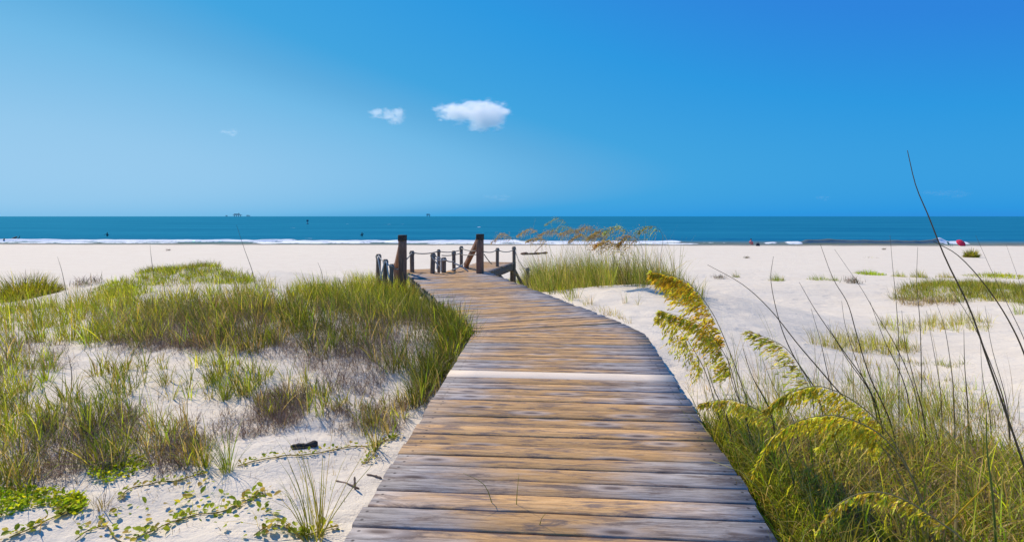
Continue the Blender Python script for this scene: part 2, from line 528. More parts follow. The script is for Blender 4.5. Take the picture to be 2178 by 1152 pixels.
# the sea: fine rows near the shore carry real breakers
wx = np.concatenate([-np.geomspace(30000, 130, 40), np.linspace(-125, 125, 620), np.geomspace(130, 30000, 40)])
wy = np.concatenate([np.arange(84, 128, .22), np.geomspace(128.5, 40000, 150)])
WX, WY = np.meshgrid(wx, wy)
WZ = np.zeros_like(WX)
foam = np.zeros_like(WX); silt = np.clip((112 - WY - .035 * WX) / 14, 0, 1) * .85


def sstep(a, b, x):
    t = np.clip((x - a) / (b - a), 0, 1); return t * t * (3 - 2 * t)


def breaker(x0, x1, yc, hgt, wid, fo, sl, seed, fade=4.0):
    """a ridge along X between x0 and x1; fo foam amount on crest and front, sl silt"""
    global WZ, foam, silt
    y = WY - (yc + 1.6 * (fbm(WX / 9, WX * 0, seed) - .5) - .035 * WX)
    along = sstep(x0, x0 + fade, WX) * (1 - sstep(x1 - fade, x1, WX))
    amp = along * hgt * (.6 + .8 * fbm(WX / 3.5, WX * 0 + 4, seed + 3, 3))
    prof = np.where(y < 0, np.exp(-(y / (wid * .45)) ** 2), np.exp(-(y / (wid * 1.6)) ** 2))
    WZ += amp * prof
    fr = np.where(y < .2, np.exp(-(y / (wid * 1.0)) ** 2), np.exp(-((y - .2) / (wid * .35)) ** 2))
    foam = np.maximum(foam, along * fo * fr * (.55 + .75 * fbm(WX / 1.3, WY / 1.0, seed + 9, 3)))
    silt = np.maximum(silt, along * sl * prof)


def bx(px):                                    # photo column -> X near the shoreline
    return (px - CX) / FPX * 100.0


breaker(bx(-200), bx(640), 103.0, .36, .9, .66, .1, 41)
breaker(bx(-200), bx(420), 97.0, .16, 1.0, .52, .3, 44)
breaker(bx(560), bx(890), 102.0, .26, 1.0, .72, .3, 47)
breaker(bx(520), bx(820), 97.5, .14, 1.0, .6, .4, 48)
breaker(bx(790), bx(1130), 100.5, .36, 1.0, .80, .1, 51)
breaker(bx(1060), bx(1470), 99.5, .34, 1.1, .70, .3, 54)
breaker(bx(880), bx(1500), 96.5, .10, .8, .55, .5, 57)
breaker(bx(1600), bx(1650), 99.0, .26, .8, .55, .4, 61, 1.5)
breaker(bx(1640), bx(1695), 98.4, .34, .9, .66, .3, 62, 1.5)
breaker(bx(1680), bx(1990), 99.0, .62, .8, .12, 1.0, 63, 1.5)
breaker(bx(1955), bx(2035), 99.5, .38, 1.0, .66, .2, 66, 1.5)
breaker(bx(1380), bx(1600), 99.0, .16, 1.0, .25, .6, 68)
breaker(bx(2040), bx(2500), 97.5, .14, 1.0, .25, .5, 69)
breaker(bx(-200), bx(1500), 109, .16, 1.4, .12, .0, 71, 12)
breaker(bx(600), bx(2400), 115, .16, 1.6, .10, .0, 73, 12)
ripple = (fbm(WX / 2.4, WY / 1.1, 81, 3) - .5) * .16 * np.exp(-((WY - 90) / 90) ** 2)
WZ = WZ + ripple * (WY < 400)
foam = np.maximum(foam, np.where((WY < 400) & (WY > 106), np.clip(fbm(WX / 7, WY / 2.2, 91, 3) - .80, 0, 1) * 3, 0))
wnx, wny = len(wx), len(wy)
idx = np.arange(wnx * wny).reshape(wny, wnx)
quads = np.stack([idx[:-1, :-1], idx[:-1, 1:], idx[1:, 1:], idx[1:, :-1]], -1).reshape(-1, 4)
cols = np.stack([np.clip(foam, 0, 1), np.clip(silt, 0, 1), np.zeros_like(foam)], -1).reshape(-1, 3)
o = link('sea_water', mesh_np('sea_water', np.stack([WX, WY, WZ], -1).reshape(-1, 3), [quads], M_WATER, cols, smooth=True))
tag(o, 'teal blue sea with a thin white line of small breakers', kind='structure')


# ------------------------------------------------------------------ generic solids
def prism_loft(secs, mat, name, close=True, smooth=False):
    """secs: list of (k,3) rings"""
    S = np.array(secs); n, k, _ = S.shape
    v = S.reshape(-1, 3)
    i = np.arange(n * k).reshape(n, k)
    j = np.roll(i, -1, axis=1)
    q = np.stack([i[:-1], j[:-1], j[1:], i[1:]], -1).reshape(-1, 4)
    faces = [q, i[0][::-1][None, :], i[-1][None, :]]
    return mesh_np(name, v, faces, mat, smooth=smooth)


def frame_of(d):
    d = Vector(d).normalized()
    a = Vector((0, 0, 1)) if abs(d.z) < .9 else Vector((1, 0, 0))
    x = d.cross(a).normalized(); y = x.cross(d).normalized()
    return np.array(x), np.array(y)


def tube(name, pts, rad, mat, sides=6, smooth=True):
    pts = np.asarray(pts, float); n = len(pts)
    rad = np.full(n, rad) if np.isscalar(rad) else np.asarray(rad)
    secs = []
    for i in range(n):
        d = pts[min(i + 1, n - 1)] - pts[max(i - 1, 0)]
        x, y = frame_of(d)
        a = np.arange(sides) * 2 * math.pi / sides
        secs.append(pts[i] + rad[i] * (np.cos(a)[:, None] * x + np.sin(a)[:, None] * y))
    return prism_loft(secs, mat, name, smooth=smooth)


def spline(pts, n):
    """Catmull-Rom through pts"""
    p = np.asarray(pts, float)
    p = np.vstack([2 * p[0] - p[1], p, 2 * p[-1] - p[-2]])
    m = len(p) - 3
    t = np.linspace(0, m - 1e-6, n); i = t.astype(int); f = (t - i)[:, None]
    a, b, c, d = p[i], p[i + 1], p[i + 2], p[i + 3]
    return .5 * (2 * b + (c - a) * f + (2 * a - 5 * b + 4 * c - d) * f ** 2 + (3 * b - a - 3 * c + d) * f ** 3)


def beam(name, a, b, w, h, mat, bev=.008, up=(0, 0, 1)):
    """rectangular timber from a to b (centre line), width w across, height h"""
    a = np.array(a, float); b = np.array(b, float)
    d = (b - a) / np.linalg.norm(b - a)
    upv = np.array(up, float)
    x = np.cross(d, upv); x /= np.linalg.norm(x); y = np.cross(x, d)
    ring = [(-w / 2 + bev, -h / 2), (w / 2 - bev, -h / 2), (w / 2, -h / 2 + bev), (w / 2, h / 2 - bev),
            (w / 2 - bev, h / 2), (-w / 2 + bev, h / 2), (-w / 2, h / 2 - bev), (-w / 2, -h / 2 + bev)]
    R = np.array([x * p + y * q for p, q in ring])
    secs = []
    for t in np.linspace(0, 1, 6):
        c = a + (b - a) * t + x * rng.normal(0, .002) + y * rng.normal(0, .002)
        s = .985 if t in (0, 1) else 1
        secs.append(c + R * s)
    return prism_loft(secs, mat, name)


# ------------------------------------------------------------------ boardwalk
walk = empty('boardwalk', (.3, 5, 2.7), 'weathered wooden boardwalk bending left through the dunes towards the sea', 'boardwalk')
ZD = 3.0
TH = .042


def plank(nl, nr, fr, fl, mat=M_PLANK, z=ZD, tilt=0.0, parent=walk, label=None):
    """corner points (x,y): near-left, near-right, far-right, far-left"""
    nl, nr, fr, fl = [np.array(p, float) for p in (nl, nr, fr, fl)]
    c = (nl + nr + fr + fl) / 4
    ax = (nr + fr - nl - fl); ax /= np.linalg.norm(ax)
    ay = np.array([-ax[1], ax[0]])
    ns = 9
    secs = []
    e = .006
    cup = rng.uniform(-.002, .004)
    ph = rng.uniform(0, 6.28)
    zj = rng.normal(0, .0022)
    for k, t in enumerate(np.linspace(0, 1, ns)):
        a = nl + (nr - nl) * t; b = fl + (fr - fl) * t
        wob = .0022 * math.sin(7 * t + ph) + rng.normal(0, .0008)
        wob2 = .0022 * math.sin(5 * t + 2 * ph) + rng.normal(0, .0008)
        zz = zj + tilt * (t - .5) + .002 * math.sin(3 * t + ph)
        d = (b - a); w = np.linalg.norm(d); d = d / max(w, 1e-6)
        a = a + d * wob; b = b + d * wob2; w = np.linalg.norm(b - a)
        ring = [(a, -TH), (b, -TH), (b, -.007), (b - d * min(e, w * .3), cup * .2), ((a + b) / 2, cup), (a + d * min(e, w * .3), cup * .2), (a, -.007)]
        sc = []
        for q, h in ring:
            r = q - c
            sc.append((r @ ax, r @ ay, h + zz))
        secs.append(sc)
    me = prism_loft(secs, mat, 'plank')
    ob = bpy.data.objects.new('plank', me)
    C.objects.link(ob)
    ob.parent = parent
    ob.location = Vector((c[0], c[1], z)) - Vector(parent.location)
    ob.rotation_euler = (0, 0, math.atan2(ax[1], ax[0]))
    if label: ob['label'] = label
    return ob


# left and right edge lines of the near run
def xl1(Y): return -.778 + .0595 * (Y - 2.71)
def xr1(Y): return 1.238 + .0959 * (Y - 2.71)


def cross1(s):
    """ends of the cross line of the near run whose left end is at Y = s"""
    a = np.array([xl1(s), s])
    t = 2.0
    for _ in range(6):
        p = a + N1 * t
        t += (xr1(p[1]) - p[0]) / (N1[0] - .0959 * N1[1])
    return a, a + N1 * t


GAP = .0105
edges = [7.65]
strip = (5.50, 5.74)
y = 7.65
ws = []
while y > 5.745 + .1:
    w = min(rng.choice([.150, .165, .18]), y - strip[1])
    if y - w - strip[1] < .09: w = y - strip[1]
    ws.append((y - w, y, False)); y -= w
ws.append((strip[0], strip[1], True)); y = strip[0]
while y > -3.0:
    w = rng.choice([.155, .17, .178, .19]); ws.append((y - w, y, False)); y -= w
stub = []
for (y0, y1, pale) in ws:
    a0, b0 = cross1(y0 + GAP / 2); a1, b1 = cross1(y1 - GAP / 2)
    jl, jr = rng.normal(0, .006), rng.normal(0, .010)
    plank(a0 + N1 * jl, b0 + N1 * jr, b1 + N1 * jr, a1 + N1 * jl, M_PALE if pale else M_PLANK,
          label='pale sand coloured board lying across the grey boardwalk' if pale else None)
# the bend: tapered boards fanning from the left corner
LB, R1 = cross1(7.65)
W2 = 2.13
R2 = LB + N2 * W2
nf = 5
for k in range(nf):
    f0, f1 = k / nf, (k + 1) / nf
    p0 = R1 + (R2 - R1) * f0; p1 = R1 + (R2 - R1) * f1
    g = np.array([-.03, 1.0]); g /= np.linalg.norm(g)
    l0 = LB + g * (.004 + .012 * k); l1 = LB + g * (.011 + .012 * k)
    plank(l0, p0 + g * GAP / 2, p1 - g * GAP / 2, l1)
# the second run
s = .066
S_END = 8.0
runs = []
while s < S_END:
    w = rng.choice([.155, .165, .178, .19]); runs.append((s, s + w)); s += w
DL, DR = np.array([-.293, .956]), np.array([-.275, .961])
for (s0, s1) in runs:
    a0 = LB + D2 * (s0 + GAP / 2); a1 = LB + D2 * (s1 - GAP / 2)
    jl, jr = rng.normal(0, .012), rng.normal(0, .02)
    plank(a0 + N2 * jl, a0 + N2 * (W2 + jr), a1 + N2 * (W2 + jr), a1 + N2 * jl)
E_L = LB + D2 * s; E_R = LB + D2 * s + N2 * W2
# small landing that carries on at the left
for k in range(9):
    s0, s1 = s + .16 * k, s + .16 * (k + 1)
    wl_ = .78
    a0 = LB + D2 * (s0 + GAP / 2) + N2 * (.05 + .0 * k); a1 = LB + D2 * (s1 - GAP / 2) + N2 * (.05)
    plank(a0, a0 + N2 * wl_, a1 + N2 * wl_, a1, z=ZD - .01)
# far walkway heading right of the end post
FR0 = np.array([-.70, 15.78]); FR1 = np.array([.10, 19.35])
fd = (FR1 - FR0) / np.linalg.norm(FR1 - FR0); fn = np.array([fd[1], -fd[0]])
flen = np.linalg.norm(FR1 - FR0)
k = 0.0
while k < flen - .1:
    w = .17
    p = FR0 + fd * (k + GAP / 2); q = FR0 + fd * (k + w - GAP / 2)
    plank(p - fn * 1.2, p + fn * rng.normal(0, .01), q + fn * rng.normal(0, .01), q - fn * 1.2, z=ZD - .012)
    k += w


def wpart(name, me, label=None):
    o = link(name, me, walk)
    if label: o['label'] = label
    return o


def v3(p, z): return (p[0], p[1], z)


# stringers and bearers under the boards
zc = ZD - TH - .075
for off in (.06, 1.0):
    a, b = cross1(-2.9); a2, b2 = cross1(7.55)
    L0 = np.linalg.norm(b - a); L1 = np.linalg.norm(b2 - a2)
    for tt in ((off, off) if off < .5 else (L0 / 2, L1 / 2)),:
        wpart('stringer', beam('stringer', v3(a + N1 * tt[0], zc), v3(a2 + N1 * tt[1], zc), .045, .14, M_GREY))
a, b = cross1(-2.9); a2, b2 = cross1(7.55)
wpart('stringer', beam('stringer', v3(b - N1 * .06, zc), v3(b2 - N1 * .06, zc), .045, .14, M_GREY))
for off in (.06, W2 / 2, W2 - .06):
    wpart('stringer', beam('stringer', v3(LB + D2 * .1 + N2 * off, zc), v3(LB + D2 * (s + (1.3 if off < .5 else -.04)) + N2 * off, zc), .045, .14, M_GREY))
wpart('stringer', beam('stringer', v3(FR0 - fn * .03, ZD - .012 - TH - .10), v3(FR1 - fn * .03, ZD - .012 - TH - .10), .05, .20, M_POST))
wpart('stringer', beam('stringer', v3(FR0 - fn * 1.15, ZD - .012 - TH - .10), v3(FR1 - fn * 1.15, ZD - .012 - TH - .10), .05, .20, M_POST))
wpart('fascia', beam('fascia', v3(FR1 + fd * .028 + fn * .02, ZD - .012 - .095), v3(FR1 + fd * .028 - fn * 1.2, ZD - .012 - .095), .04, .19, M_POST))
wpart('fascia', beam('fascia', v3(E_L + D2 * .026 + N2 * .86, ZD - .10), v3(E_R + D2 * .026 - N2 * .02, ZD - .10), .04, .17, M_POST))
# piles under the deck
pl = []
for yy in (-1.5, 1.0, 3.4, 5.8):
    a, b = cross1(yy); pl += [a + N1 * .11, b - N1 * .11]
for ss in (.6, 3.0, 5.4, 7.7):
    pl += [LB + D2 * ss + N2 * .11, LB + D2 * ss + N2 * (W2 - .11)]
pl += [FR0 + fd * 1.9 - fn * .09, FR1 - fd * .1 - fn * .09, FR1 - fd * .1 - fn * 1.1, FR0 + fd * 1.9 - fn * 1.1]
for p in pl:
    wpart('pile', tube('pile', [v3(p, Hs(p[0], p[1]) - .4), v3(p, ZD - TH - .03)], .055, M_POST, 8))
# cross brace below the far corner
q = FR1 - fd * .1 - fn * .12
gz = Hs(.22, 19.3)
wpart('brace', beam('brace', (FR1[0] - .05, FR1[1] - .05, ZD - .2), (FR1[0] + .30, FR1[1] - .1, gz - .05), .05, .09, M_POST))
wpart('brace', beam('brace', (FR1[0] - .55, FR1[1] - 1.4, ZD - .22), (FR1[0] - .1, FR1[1] - 1.2, Hs(FR1[0] - .1, FR1[1] - 1.2) - .05), .05, .09, M_POST))
# steps going down towards the beach between the end posts
for k in range(5):
    c0 = LB + D2 * (s + .06 + .28 * k) + N2 * .88
    zz = ZD - .17 * (k + 1)
    wpart('step', beam('step', v3(c0, zz - .02), v3(c0 + N2 * .34, zz - .02), .26, .04, M_GREY))


# ------------------------------------------------------------------ end posts with sloping hand rails
def handrail(px, ytop, Yd, px2, y2, Yd2, label):
    a = P(px, ytop, Yd); b = P(px2, y2, Yd2)
    g1 = min(Hs(a[0], a[1]), 2.9) - .3; g2 = min(Hs(b[0], b[1]), 2.9) - .3
    e = empty('stair_handrail', (a[0], a[1], g1), label, 'handrail', 'square handrails at the boardwalk end')
    link('post', beam('post', (a[0], a[1], g1), (a[0], a[1], a[2]), .165, .165, M_POSTR, .012, up=(.25, .97, 0)), e)
    cp = link('post_cap', beam('post_cap', (a[0], a[1], a[2] - .145), (a[0], a[1], a[2] + .006), .176, .176, M_CHAR, .012, up=(.25, .97, 0)), e)
    link('post', beam('post', (b[0], b[1], g2), (b[0], b[1], b[2] + .05), .12, .12, M_POSTR, .01, up=(.25, .97, 0)), e)
    dirv = (b - a) / np.linalg.norm(b - a)
    st = a + dirv * .12 + np.array([0, .06, -.06])
    link('rail', beam('rail', st, b + dirv * .10, .10, .16, M_POSTR, .01), e)
    return e


handrail(856, 500, 14.55, 843, 563, 16.3, 'square brown handrail on the left of the boardwalk end')
handrail(1021, 498, 15.5, 992, 562, 17.0, 'square brown handrail on the right of the boardwalk end')


# ------------------------------------------------------------------ rope fences
def rope_pts(a, b, sag, n=9):
    t = np.linspace(0, 1, n)[:, None]
    p = np.array(a) * (1 - t) + np.array(b) * t
    p[:, 2] -= 4 * sag * (t * (1 - t))[:, 0]
    return p


def rope_fence(label, posts, ropes, rmat=M_ROPE2):
    p0 = P(*[posts[0][i] for i in (0, 2, 3)])
    e = empty('rope_fence', (p0[0], p0[1], min(Hs(p0[0], p0[1]), 2.9)), label, 'rope fence', 'rope fences at the boardwalk end')
    for (px, yt, yb, Yd, r) in posts:
        t = P(px, yt, Yd)
        zb = Hs(t[0], t[1]) - .3
        lean = rng.normal(0, .015)
        pts = [(t[0] + lean, t[1], zb), (t[0] + lean * .5, t[1], (zb + t[2]) / 2), (t[0], t[1], t[2] - .02), (t[0], t[1], t[2])]
        po = link('post', tube('post', pts, [r * 1.05, r, r, r * .8], M_POST, 8), e)
        # a lashing of rope round the post
        lash = []
        for k in range(19):
            a = k * 2 * math.pi / 6
            lash.append((t[0] + (r + .006) * math.cos(a), t[1] + (r + .006) * math.sin(a), t[2] - .10 + .0035 * k))
        link('rope_lashing', tube('rope_lashing', lash, .011, M_ROPE2, 5), po)
    for (a, b, sag, r, mt) in ropes:
        link('rope', tube('rope', rope_pts(P(*a), P(*b), sag), r, mt, 6), e)
    return e


rope_fence('rope fence of short grey posts left of the left handrail',
           [(805, 540, 598, 14.7, .062), (820, 551, 600, 14.35, .058), (833, 561, 597, 14.3, .05)],
           [((805, 543, 14.65), (820, 554, 14.3), .05, .016, M_ROPE), ((820, 554, 14.3), (833, 564, 14.25), .05, .016, M_ROPE),
            ((803, 546, 14.62), (812, 597, 14.3), -.05, .018, M_ROPE), ((818, 556, 14.28), (808, 592, 14.2), .02, .018, M_ROPE),
            ((822, 556, 14.28), (828, 592, 14.1), .03, .018, M_ROPE), ((833, 565, 14.2), (848, 572, 14.5), .04, .014, M_ROPE2)])
rope_fence('rope fence of tangled pale rope on posts between the two handrails',
           [(876, 533, 578, 15.95, .06), (921, 538, 583, 15.45, .062), (933, 530, 568, 17.2, .045), (944, 547, 580, 15.7, .062),
            (965, 533, 580, 16.2, .05), (981, 523, 575, 17.4, .05)],
           [((858, 556, 14.6), (876, 537, 15.9), .03, .016, M_ROPE2), ((876, 537, 15.9), (933, 534, 17.15), .05, .016, M_ROPE2),
            ((933, 534, 17.15), (981, 531, 17.35), .05, .014, M_ROPE2), ((921, 541, 15.4), (944, 551, 15.65), .02, .018, M_ROPE),
            ((919, 546, 15.38), (936, 566, 15.5), .03, .018, M_ROPE), ((944, 551, 15.6), (965, 556, 16.1), .03, .018, M_ROPE),
            ((924, 549, 15.4), (950, 552, 15.55), .04, .016, M_ROPE), ((965, 560, 16.1), (996, 577, 16.0), -.03, .02, M_ROPE),
            ((961, 574, 16.0), (985, 562, 16.4), .02, .018, M_ROPE), ((940, 543, 15.6), (981, 538, 17.3), .03, .014, M_ROPE2),
            ((981, 528, 17.35), (1014, 533, 15.6), .03, .014, M_ROPE2), ((981, 541, 17.35), (1014, 541, 15.6), .02, .014, M_ROPE2),
            ((931, 545, 15.45), (929, 572, 15.4), 0.01, .016, M_ROPE), ((938, 552, 15.5), (938, 578, 15.4), 0.01, .016, M_ROPE)])
rope_fence('rope fence of thin posts along the far walkway right of the handrails',
           [(1058, 527, 575, 17.75, .05), (1093, 524, 588, 19.2, .055), (1122, 569, 600, 17.2, .045)],
           [((1024, 533, 15.5), (1058, 531, 17.7), .06, .014, M_ROPE2), ((1058, 531, 17.7), (1093, 531, 19.15), .07, .014, M_ROPE2),
            ((1096, 535, 19.15), (1122, 572, 17.2), .14, .014, M_ROPE2), ((1030, 541, 15.6), (1046, 561, 16.8), .02, .014, M_ROPE2)])


# ------------------------------------------------------------------ grass builders
def jitter_cols(pal, n, var=.16):
    pal = np.array([p[:3] for p in pal]); 
    k = rng.integers(0, len(pal), n)
    c = pal[k] * np.exp(rng.normal(0, var, (n, 1))) * np.exp(rng.normal(0, .05, (n, 3)))
    return c


GREEN = [(.150, .180, .012), (.190, .215, .015), (.110, .145, .012), (.240, .235, .020)]
LIME = [(.28, .33, .012), (.34, .37, .015), (.22, .28, .012)]
DEEP = [(.080, .115, .010), (.105, .140, .012), (.140, .155, .014), (.165, .155, .018)]
STRAW = [(.50, .38, .15), (.42, .31, .12), (.56, .45, .20), (.34, .26, .08)]
BROWN = [(.20, .13, .095), (.27, .185, .14), (.15, .10, .08), (.32, .23, .18)]
GOLD = [(.56, .33, .020), (.48, .31, .022), (.62, .42, .04), (.40, .26, .02)]
OLIVE = [(.38, .35, .04), (.32, .31, .03), (.48, .42, .08), (.27, .27, .03)]
YGREEN = [(.52, .43, .020), (.43, .39, .02), (.60, .50, .06), (.36, .34, .018)]
GREYG = [(.17, .185, .055), (.21, .21, .07), (.14, .165, .04), (.30, .27, .10)]


GREEN, LIME, DEEP, OLIVE, GREYG = [[tuple(x * f for x in c) for c in p] for p, f in
                                   ((GREEN, 1.55), (LIME, 1.40), (DEEP, 1.50), (OLIVE, 1.25), (GREYG, 1.45))]
GREEN, DEEP, GREYG = [[(a_ * .95, b_ * 1.03, c_ * .8) for (a_, b_, c_) in p] for p in (GREEN, DEEP, GREYG)]
DARK = [tuple(x * .66 for x in c) for c in DEEP]
EAR_OLIVE = [tuple(x * 1.30 for x in c) for c in OLIVE]; EAR_YELLOW = [tuple(x * 1.4 for x in c) for c in YGREEN]; EAR_GOLD = [(a_ * 1.3, b_ * 1.42, c_ * 1.6) for (a_, b_, c_) in GOLD]


def blades(base, az, lean, bend, length, width, col, tipcol=None, segs=4):
    """vectorised curved tapering blades; returns verts, faces, cols"""
    n = len(base)
    T = np.linspace(0, 1, segs + 1)
    d = np.stack([np.cos(az), np.sin(az), np.zeros(n)], -1)
    th0 = lean; vs_, cs_ = [], []
    # integrate direction angle along the blade
    p = np.array(base, float).copy()
    wa = az + math.pi / 2 + rng.normal(0, .5, n)
    wd = np.stack([np.cos(wa), np.sin(wa), np.zeros(n)], -1)
    rows = [p.copy()]
    for k in range(segs):
        tm = (T[k] + T[k + 1]) / 2
        th = th0 + bend * tm ** 1.4
        step = (length / segs)[:, None]
        p = p + step * (np.sin(th)[:, None] * d + np.cos(th)[:, None] * np.array([0, 0, 1.0]))
        rows.append(p.copy())
    tc = col if tipcol is None else tipcol
    for k, r in enumerate(rows[:-1]):
        t = T[k]
        w = width * (.75 + .5 * t if t < .3 else (1 - t) ** .7 * 1.15)
        vs_ += [r - wd * (w / 2)[:, None], r + wd * (w / 2)[:, None]]
        c = col * (1 - t ** 2) + tc * t ** 2
        cs_ += [c, c]
    vs_.append(rows[-1]); cs_.append(tc)
    m = 2 * segs + 1
    V = np.stack(vs_, 1).reshape(-1, 3); Cc = np.stack(cs_, 1).reshape(-1, 3)
    o_ = (np.arange(n) * m)[:, None]
    quads = [o_ + np.array([[2 * k, 2 * k + 1, 2 * k + 3, 2 * k + 2]]) for k in range(segs - 1)]
    Q = np.concatenate(quads) if quads else np.zeros((0, 4), int)
    Tt = o_ + np.array([[2 * segs - 2, 2 * segs - 1, 2 * segs]])
    return V, Q, Tt, np.clip(Cc, 0, .9)


class Soup:
    def __init__(self): self.v, self.q, self.t, self.c, self.n = [], [], [], [], 0

    def add(self, V, Q, T, Cc):
        self.v.append(V); self.c.append(Cc)
        if len(Q): self.q.append(Q + self.n)
        if len(T): self.t.append(T + self.n)
        self.n += len(V)

    def build(self, name, mat=None, parent=None):
        fs = []
        if self.q: fs.append(np.concatenate(self.q))
        if self.t: fs.append(np.concatenate(self.t))
        return link(name, mesh_np(name, np.concatenate(self.v), fs, mat or M_LEAF, np.concatenate(self.c)), parent)


WIND = -.10


def tuft(soup, centre, n, length, spread, width, pal, tip=None, lean=.35, bend=.7, dead=.12, radius=None, dome=0.0):
    """one clump of blades at ground point(s)"""
    c = np.atleast_2d(centre); m = len(c)
    N_ = n * m
    cc = np.repeat(c, n, axis=0)
    az = rng.uniform(0, 2 * math.pi, N_)
    rad = (radius if radius is not None else spread * .25) * np.sqrt(rng.uniform(0, 1, N_))
    b = cc + np.stack([np.cos(az) * rad, np.sin(az) * rad, np.zeros(N_)], -1)
    b[:, 2] = cc[:, 2] - .015
    if radius is not None and radius > .15: b[:, 2] = H(b[:, 0], b[:, 1]) - .015
    az2 = az + rng.normal(0, .5, N_)
    ln = np.repeat(np.broadcast_to(np.asarray(length, float), (m,)), n) * rng.uniform(.35, 1.15, N_)
    if dome: ln = ln * (1 - dome * (rad / max(1e-6, rad.max())) ** 2)
    le = np.abs(rng.normal(0, lean, N_)) * (.4 + rad / max(1e-6, rad.max()))
    be = np.abs(rng.normal(bend, bend * .5, N_))
    # wind pushes the blades to the left
    dx = np.cos(az2) * np.sin(le) + WIND; dy = np.sin(az2) * np.sin(le)
    az2 = np.arctan2(dy, dx); le = np.arcsin(np.clip(np.hypot(dx, dy), 0, .97))
    col = jitter_cols(pal, N_, .28)
    cv = np.exp(rng.normal(-.03, .36 if m > 1 else .12, (m, 1))) * np.exp(rng.normal(0, 1, (m, 1)) * np.array([[.10, 0, -.08]]))
    col = col * np.repeat(cv, n, axis=0)
    tan = np.repeat(rng.uniform(0, 1, m) ** 2.2, n)[:, None] * (.42 if m > 1 else .2)
    col = col * (1 - tan) + jitter_cols(STRAW + BROWN, N_, .25) * np.array([[.62, .60, .5]]) * tan
    dm = rng.uniform(0, 1, N_) < dead
    if dm.any(): col[dm] = jitter_cols(STRAW, int(dm.sum()))
    tipc = col * np.array([1.25, 1.12, .9]) if tip is None else np.repeat(np.array([tip]), N_, 0)
    wd = width * rng.uniform(.6, 1.25, N_)
    soup.add(*blades(b, az2, le, be, ln, wd, col, tipc))


def in_poly(x, y, poly):
    c = np.zeros(len(x), bool); j = len(poly) - 1
    for i in range(len(poly)):
        xi, yi = poly[i]; xj, yj = poly[j]
        c ^= ((yi > y) != (yj > y)) & (x < (xj - xi) * (y - yi) / (yj - yi + 1e-12) + xi)
        j = i
    return c


def ground_poly(pxs, n, patch=None, seed=1, thr=.0, off_deck=True):
    """n random ground points inside a patch outlined by its ground points"""
    poly = np.array([G(*p)[:2] for p in pxs])
    lo, hi = poly.min(0), poly.max(0)
    out = []
    tot = 0
    for _ in range(60):
        x = rng.uniform(lo[0], hi[0], n * 3); y = rng.uniform(lo[1], hi[1], n * 3)
        k = in_poly(x, y, poly)
        if thr > 0: k &= fbm(x * (patch or 1.2), y * (patch or 1.2), seed, 3) > thr
        if off_deck: k &= deck_dist(x, y) > .03
        out.append(np.stack([x[k], y[k]], -1)); tot += k.sum()
        if tot >= n: break
    p = np.concatenate(out)[:n]
    return np.column_stack([p, H(p[:, 0], p[:, 1])])


def brush(soup, centres, n, size, pal=BROWN, width=.004):
    """tangled dry twigs, low and matted"""
    c = np.repeat(centres, n, axis=0); N_ = len(c)
    b = c + rng.normal(0, 1, (N_, 3)) * np.array([size * .5, size * .5, 0])
    b[:, 2] = H(b[:, 0], b[:, 1]) + np.abs(rng.normal(0, size * .25, N_)) - .01
    az = rng.uniform(0, 6.283, N_)
    soup.add(*blades(b, az, np.abs(rng.normal(.75, .4, N_)), rng.normal(.3, .9, N_), size * rng.uniform(.5, 1.4, N_),
                     width * rng.uniform(.6, 1.3, N_), jitter_cols(pal, N_, .25), None, 3))


# ---- stands of grass that nobody could count
def stand(name, label, cat='grass'):
    s_ = Soup()
    return s_, (lambda mat=None: tag(s_.build(name, mat), label, cat, kind='stuff'))


# left dune, middle band
sp_, done = stand('dune_grass', 'tall green dune grass covering the left dune beside the boardwalk')
pts = ground_poly([(-60, 740), (120, 735), (330, 745), (480, 770), (640, 700), (780, 690), (900, 690), (990, 715), (955, 670), (905, 625), (870, 612), (700, 614), (560, 604),
                   (430, 628), (250, 640), (100, 650), (-60, 660)], 820, 1.6, 5, .49)
tuft(sp_, pts, 11, .44 * rng.uniform(.3, 1.45, len(pts)), .2, 0.0093, GREEN + LIME[:1] + OLIVE[:1], lean=.36, bend=.7, dead=.2, radius=.07)
pts = ground_poly([(590, 690), (700, 640), (880, 625), (950, 670), (1000, 712), (900, 860), (830, 850), (740, 780), (640, 750)], 520, 1.7, 6, .40)
tuft(sp_, pts, 15, .46 * rng.uniform(.35, 1.3, len(pts)), .2, 0.0085, DARK + DEEP[:2], lean=.34, bend=.7, dead=.14, radius=.08)
pts = ground_poly([(935, 660), (960, 700), (1002, 716), (950, 810), (880, 880), (860, 850), (930, 760)], 190)
tuft(sp_, pts, 14, .40 * rng.uniform(.6, 1.2, len(pts)), .2, 0.0078, DARK + DEEP[:2], lean=.36, bend=.8, dead=.10, radius=.08)
pts = ground_poly([(640, 615), (870, 612), (905, 640), (900, 665), (700, 660), (600, 640)], 420)
tuft(sp_, pts, 11, .40 * rng.uniform(.6, 1.2, len(pts)), .2, 0.0109, GREEN + LIME[:1], lean=.3, bend=.6, dead=.12, radius=.09)
pts = ground_poly([(380, 660), (520, 640), (640, 650), (640, 720), (560, 760), (420, 745)], 300)
tuft(sp_, pts, 11, .40 * rng.uniform(.6, 1.2, len(pts)), .2, 0.0093, DEEP + BROWN[:2] + DARK, lean=.34, bend=.7, dead=.2, radius=.08)
ee = np.array([LB + D2 * t_ - N2 * o_ for t_, o_ in zip(rng.uniform(-.3, 6.6, 230), rng.uniform(.04, .7, 230))])
pts = np.column_stack([ee, H(ee[:, 0], ee[:, 1])])
tuft(sp_, pts, 12, .40 * rng.uniform(.6, 1.2, len(pts)), .2, 0.0093, DARK + GREEN[:2] + DEEP[:2], lean=.3, bend=.6, dead=.1, radius=.08)
done()

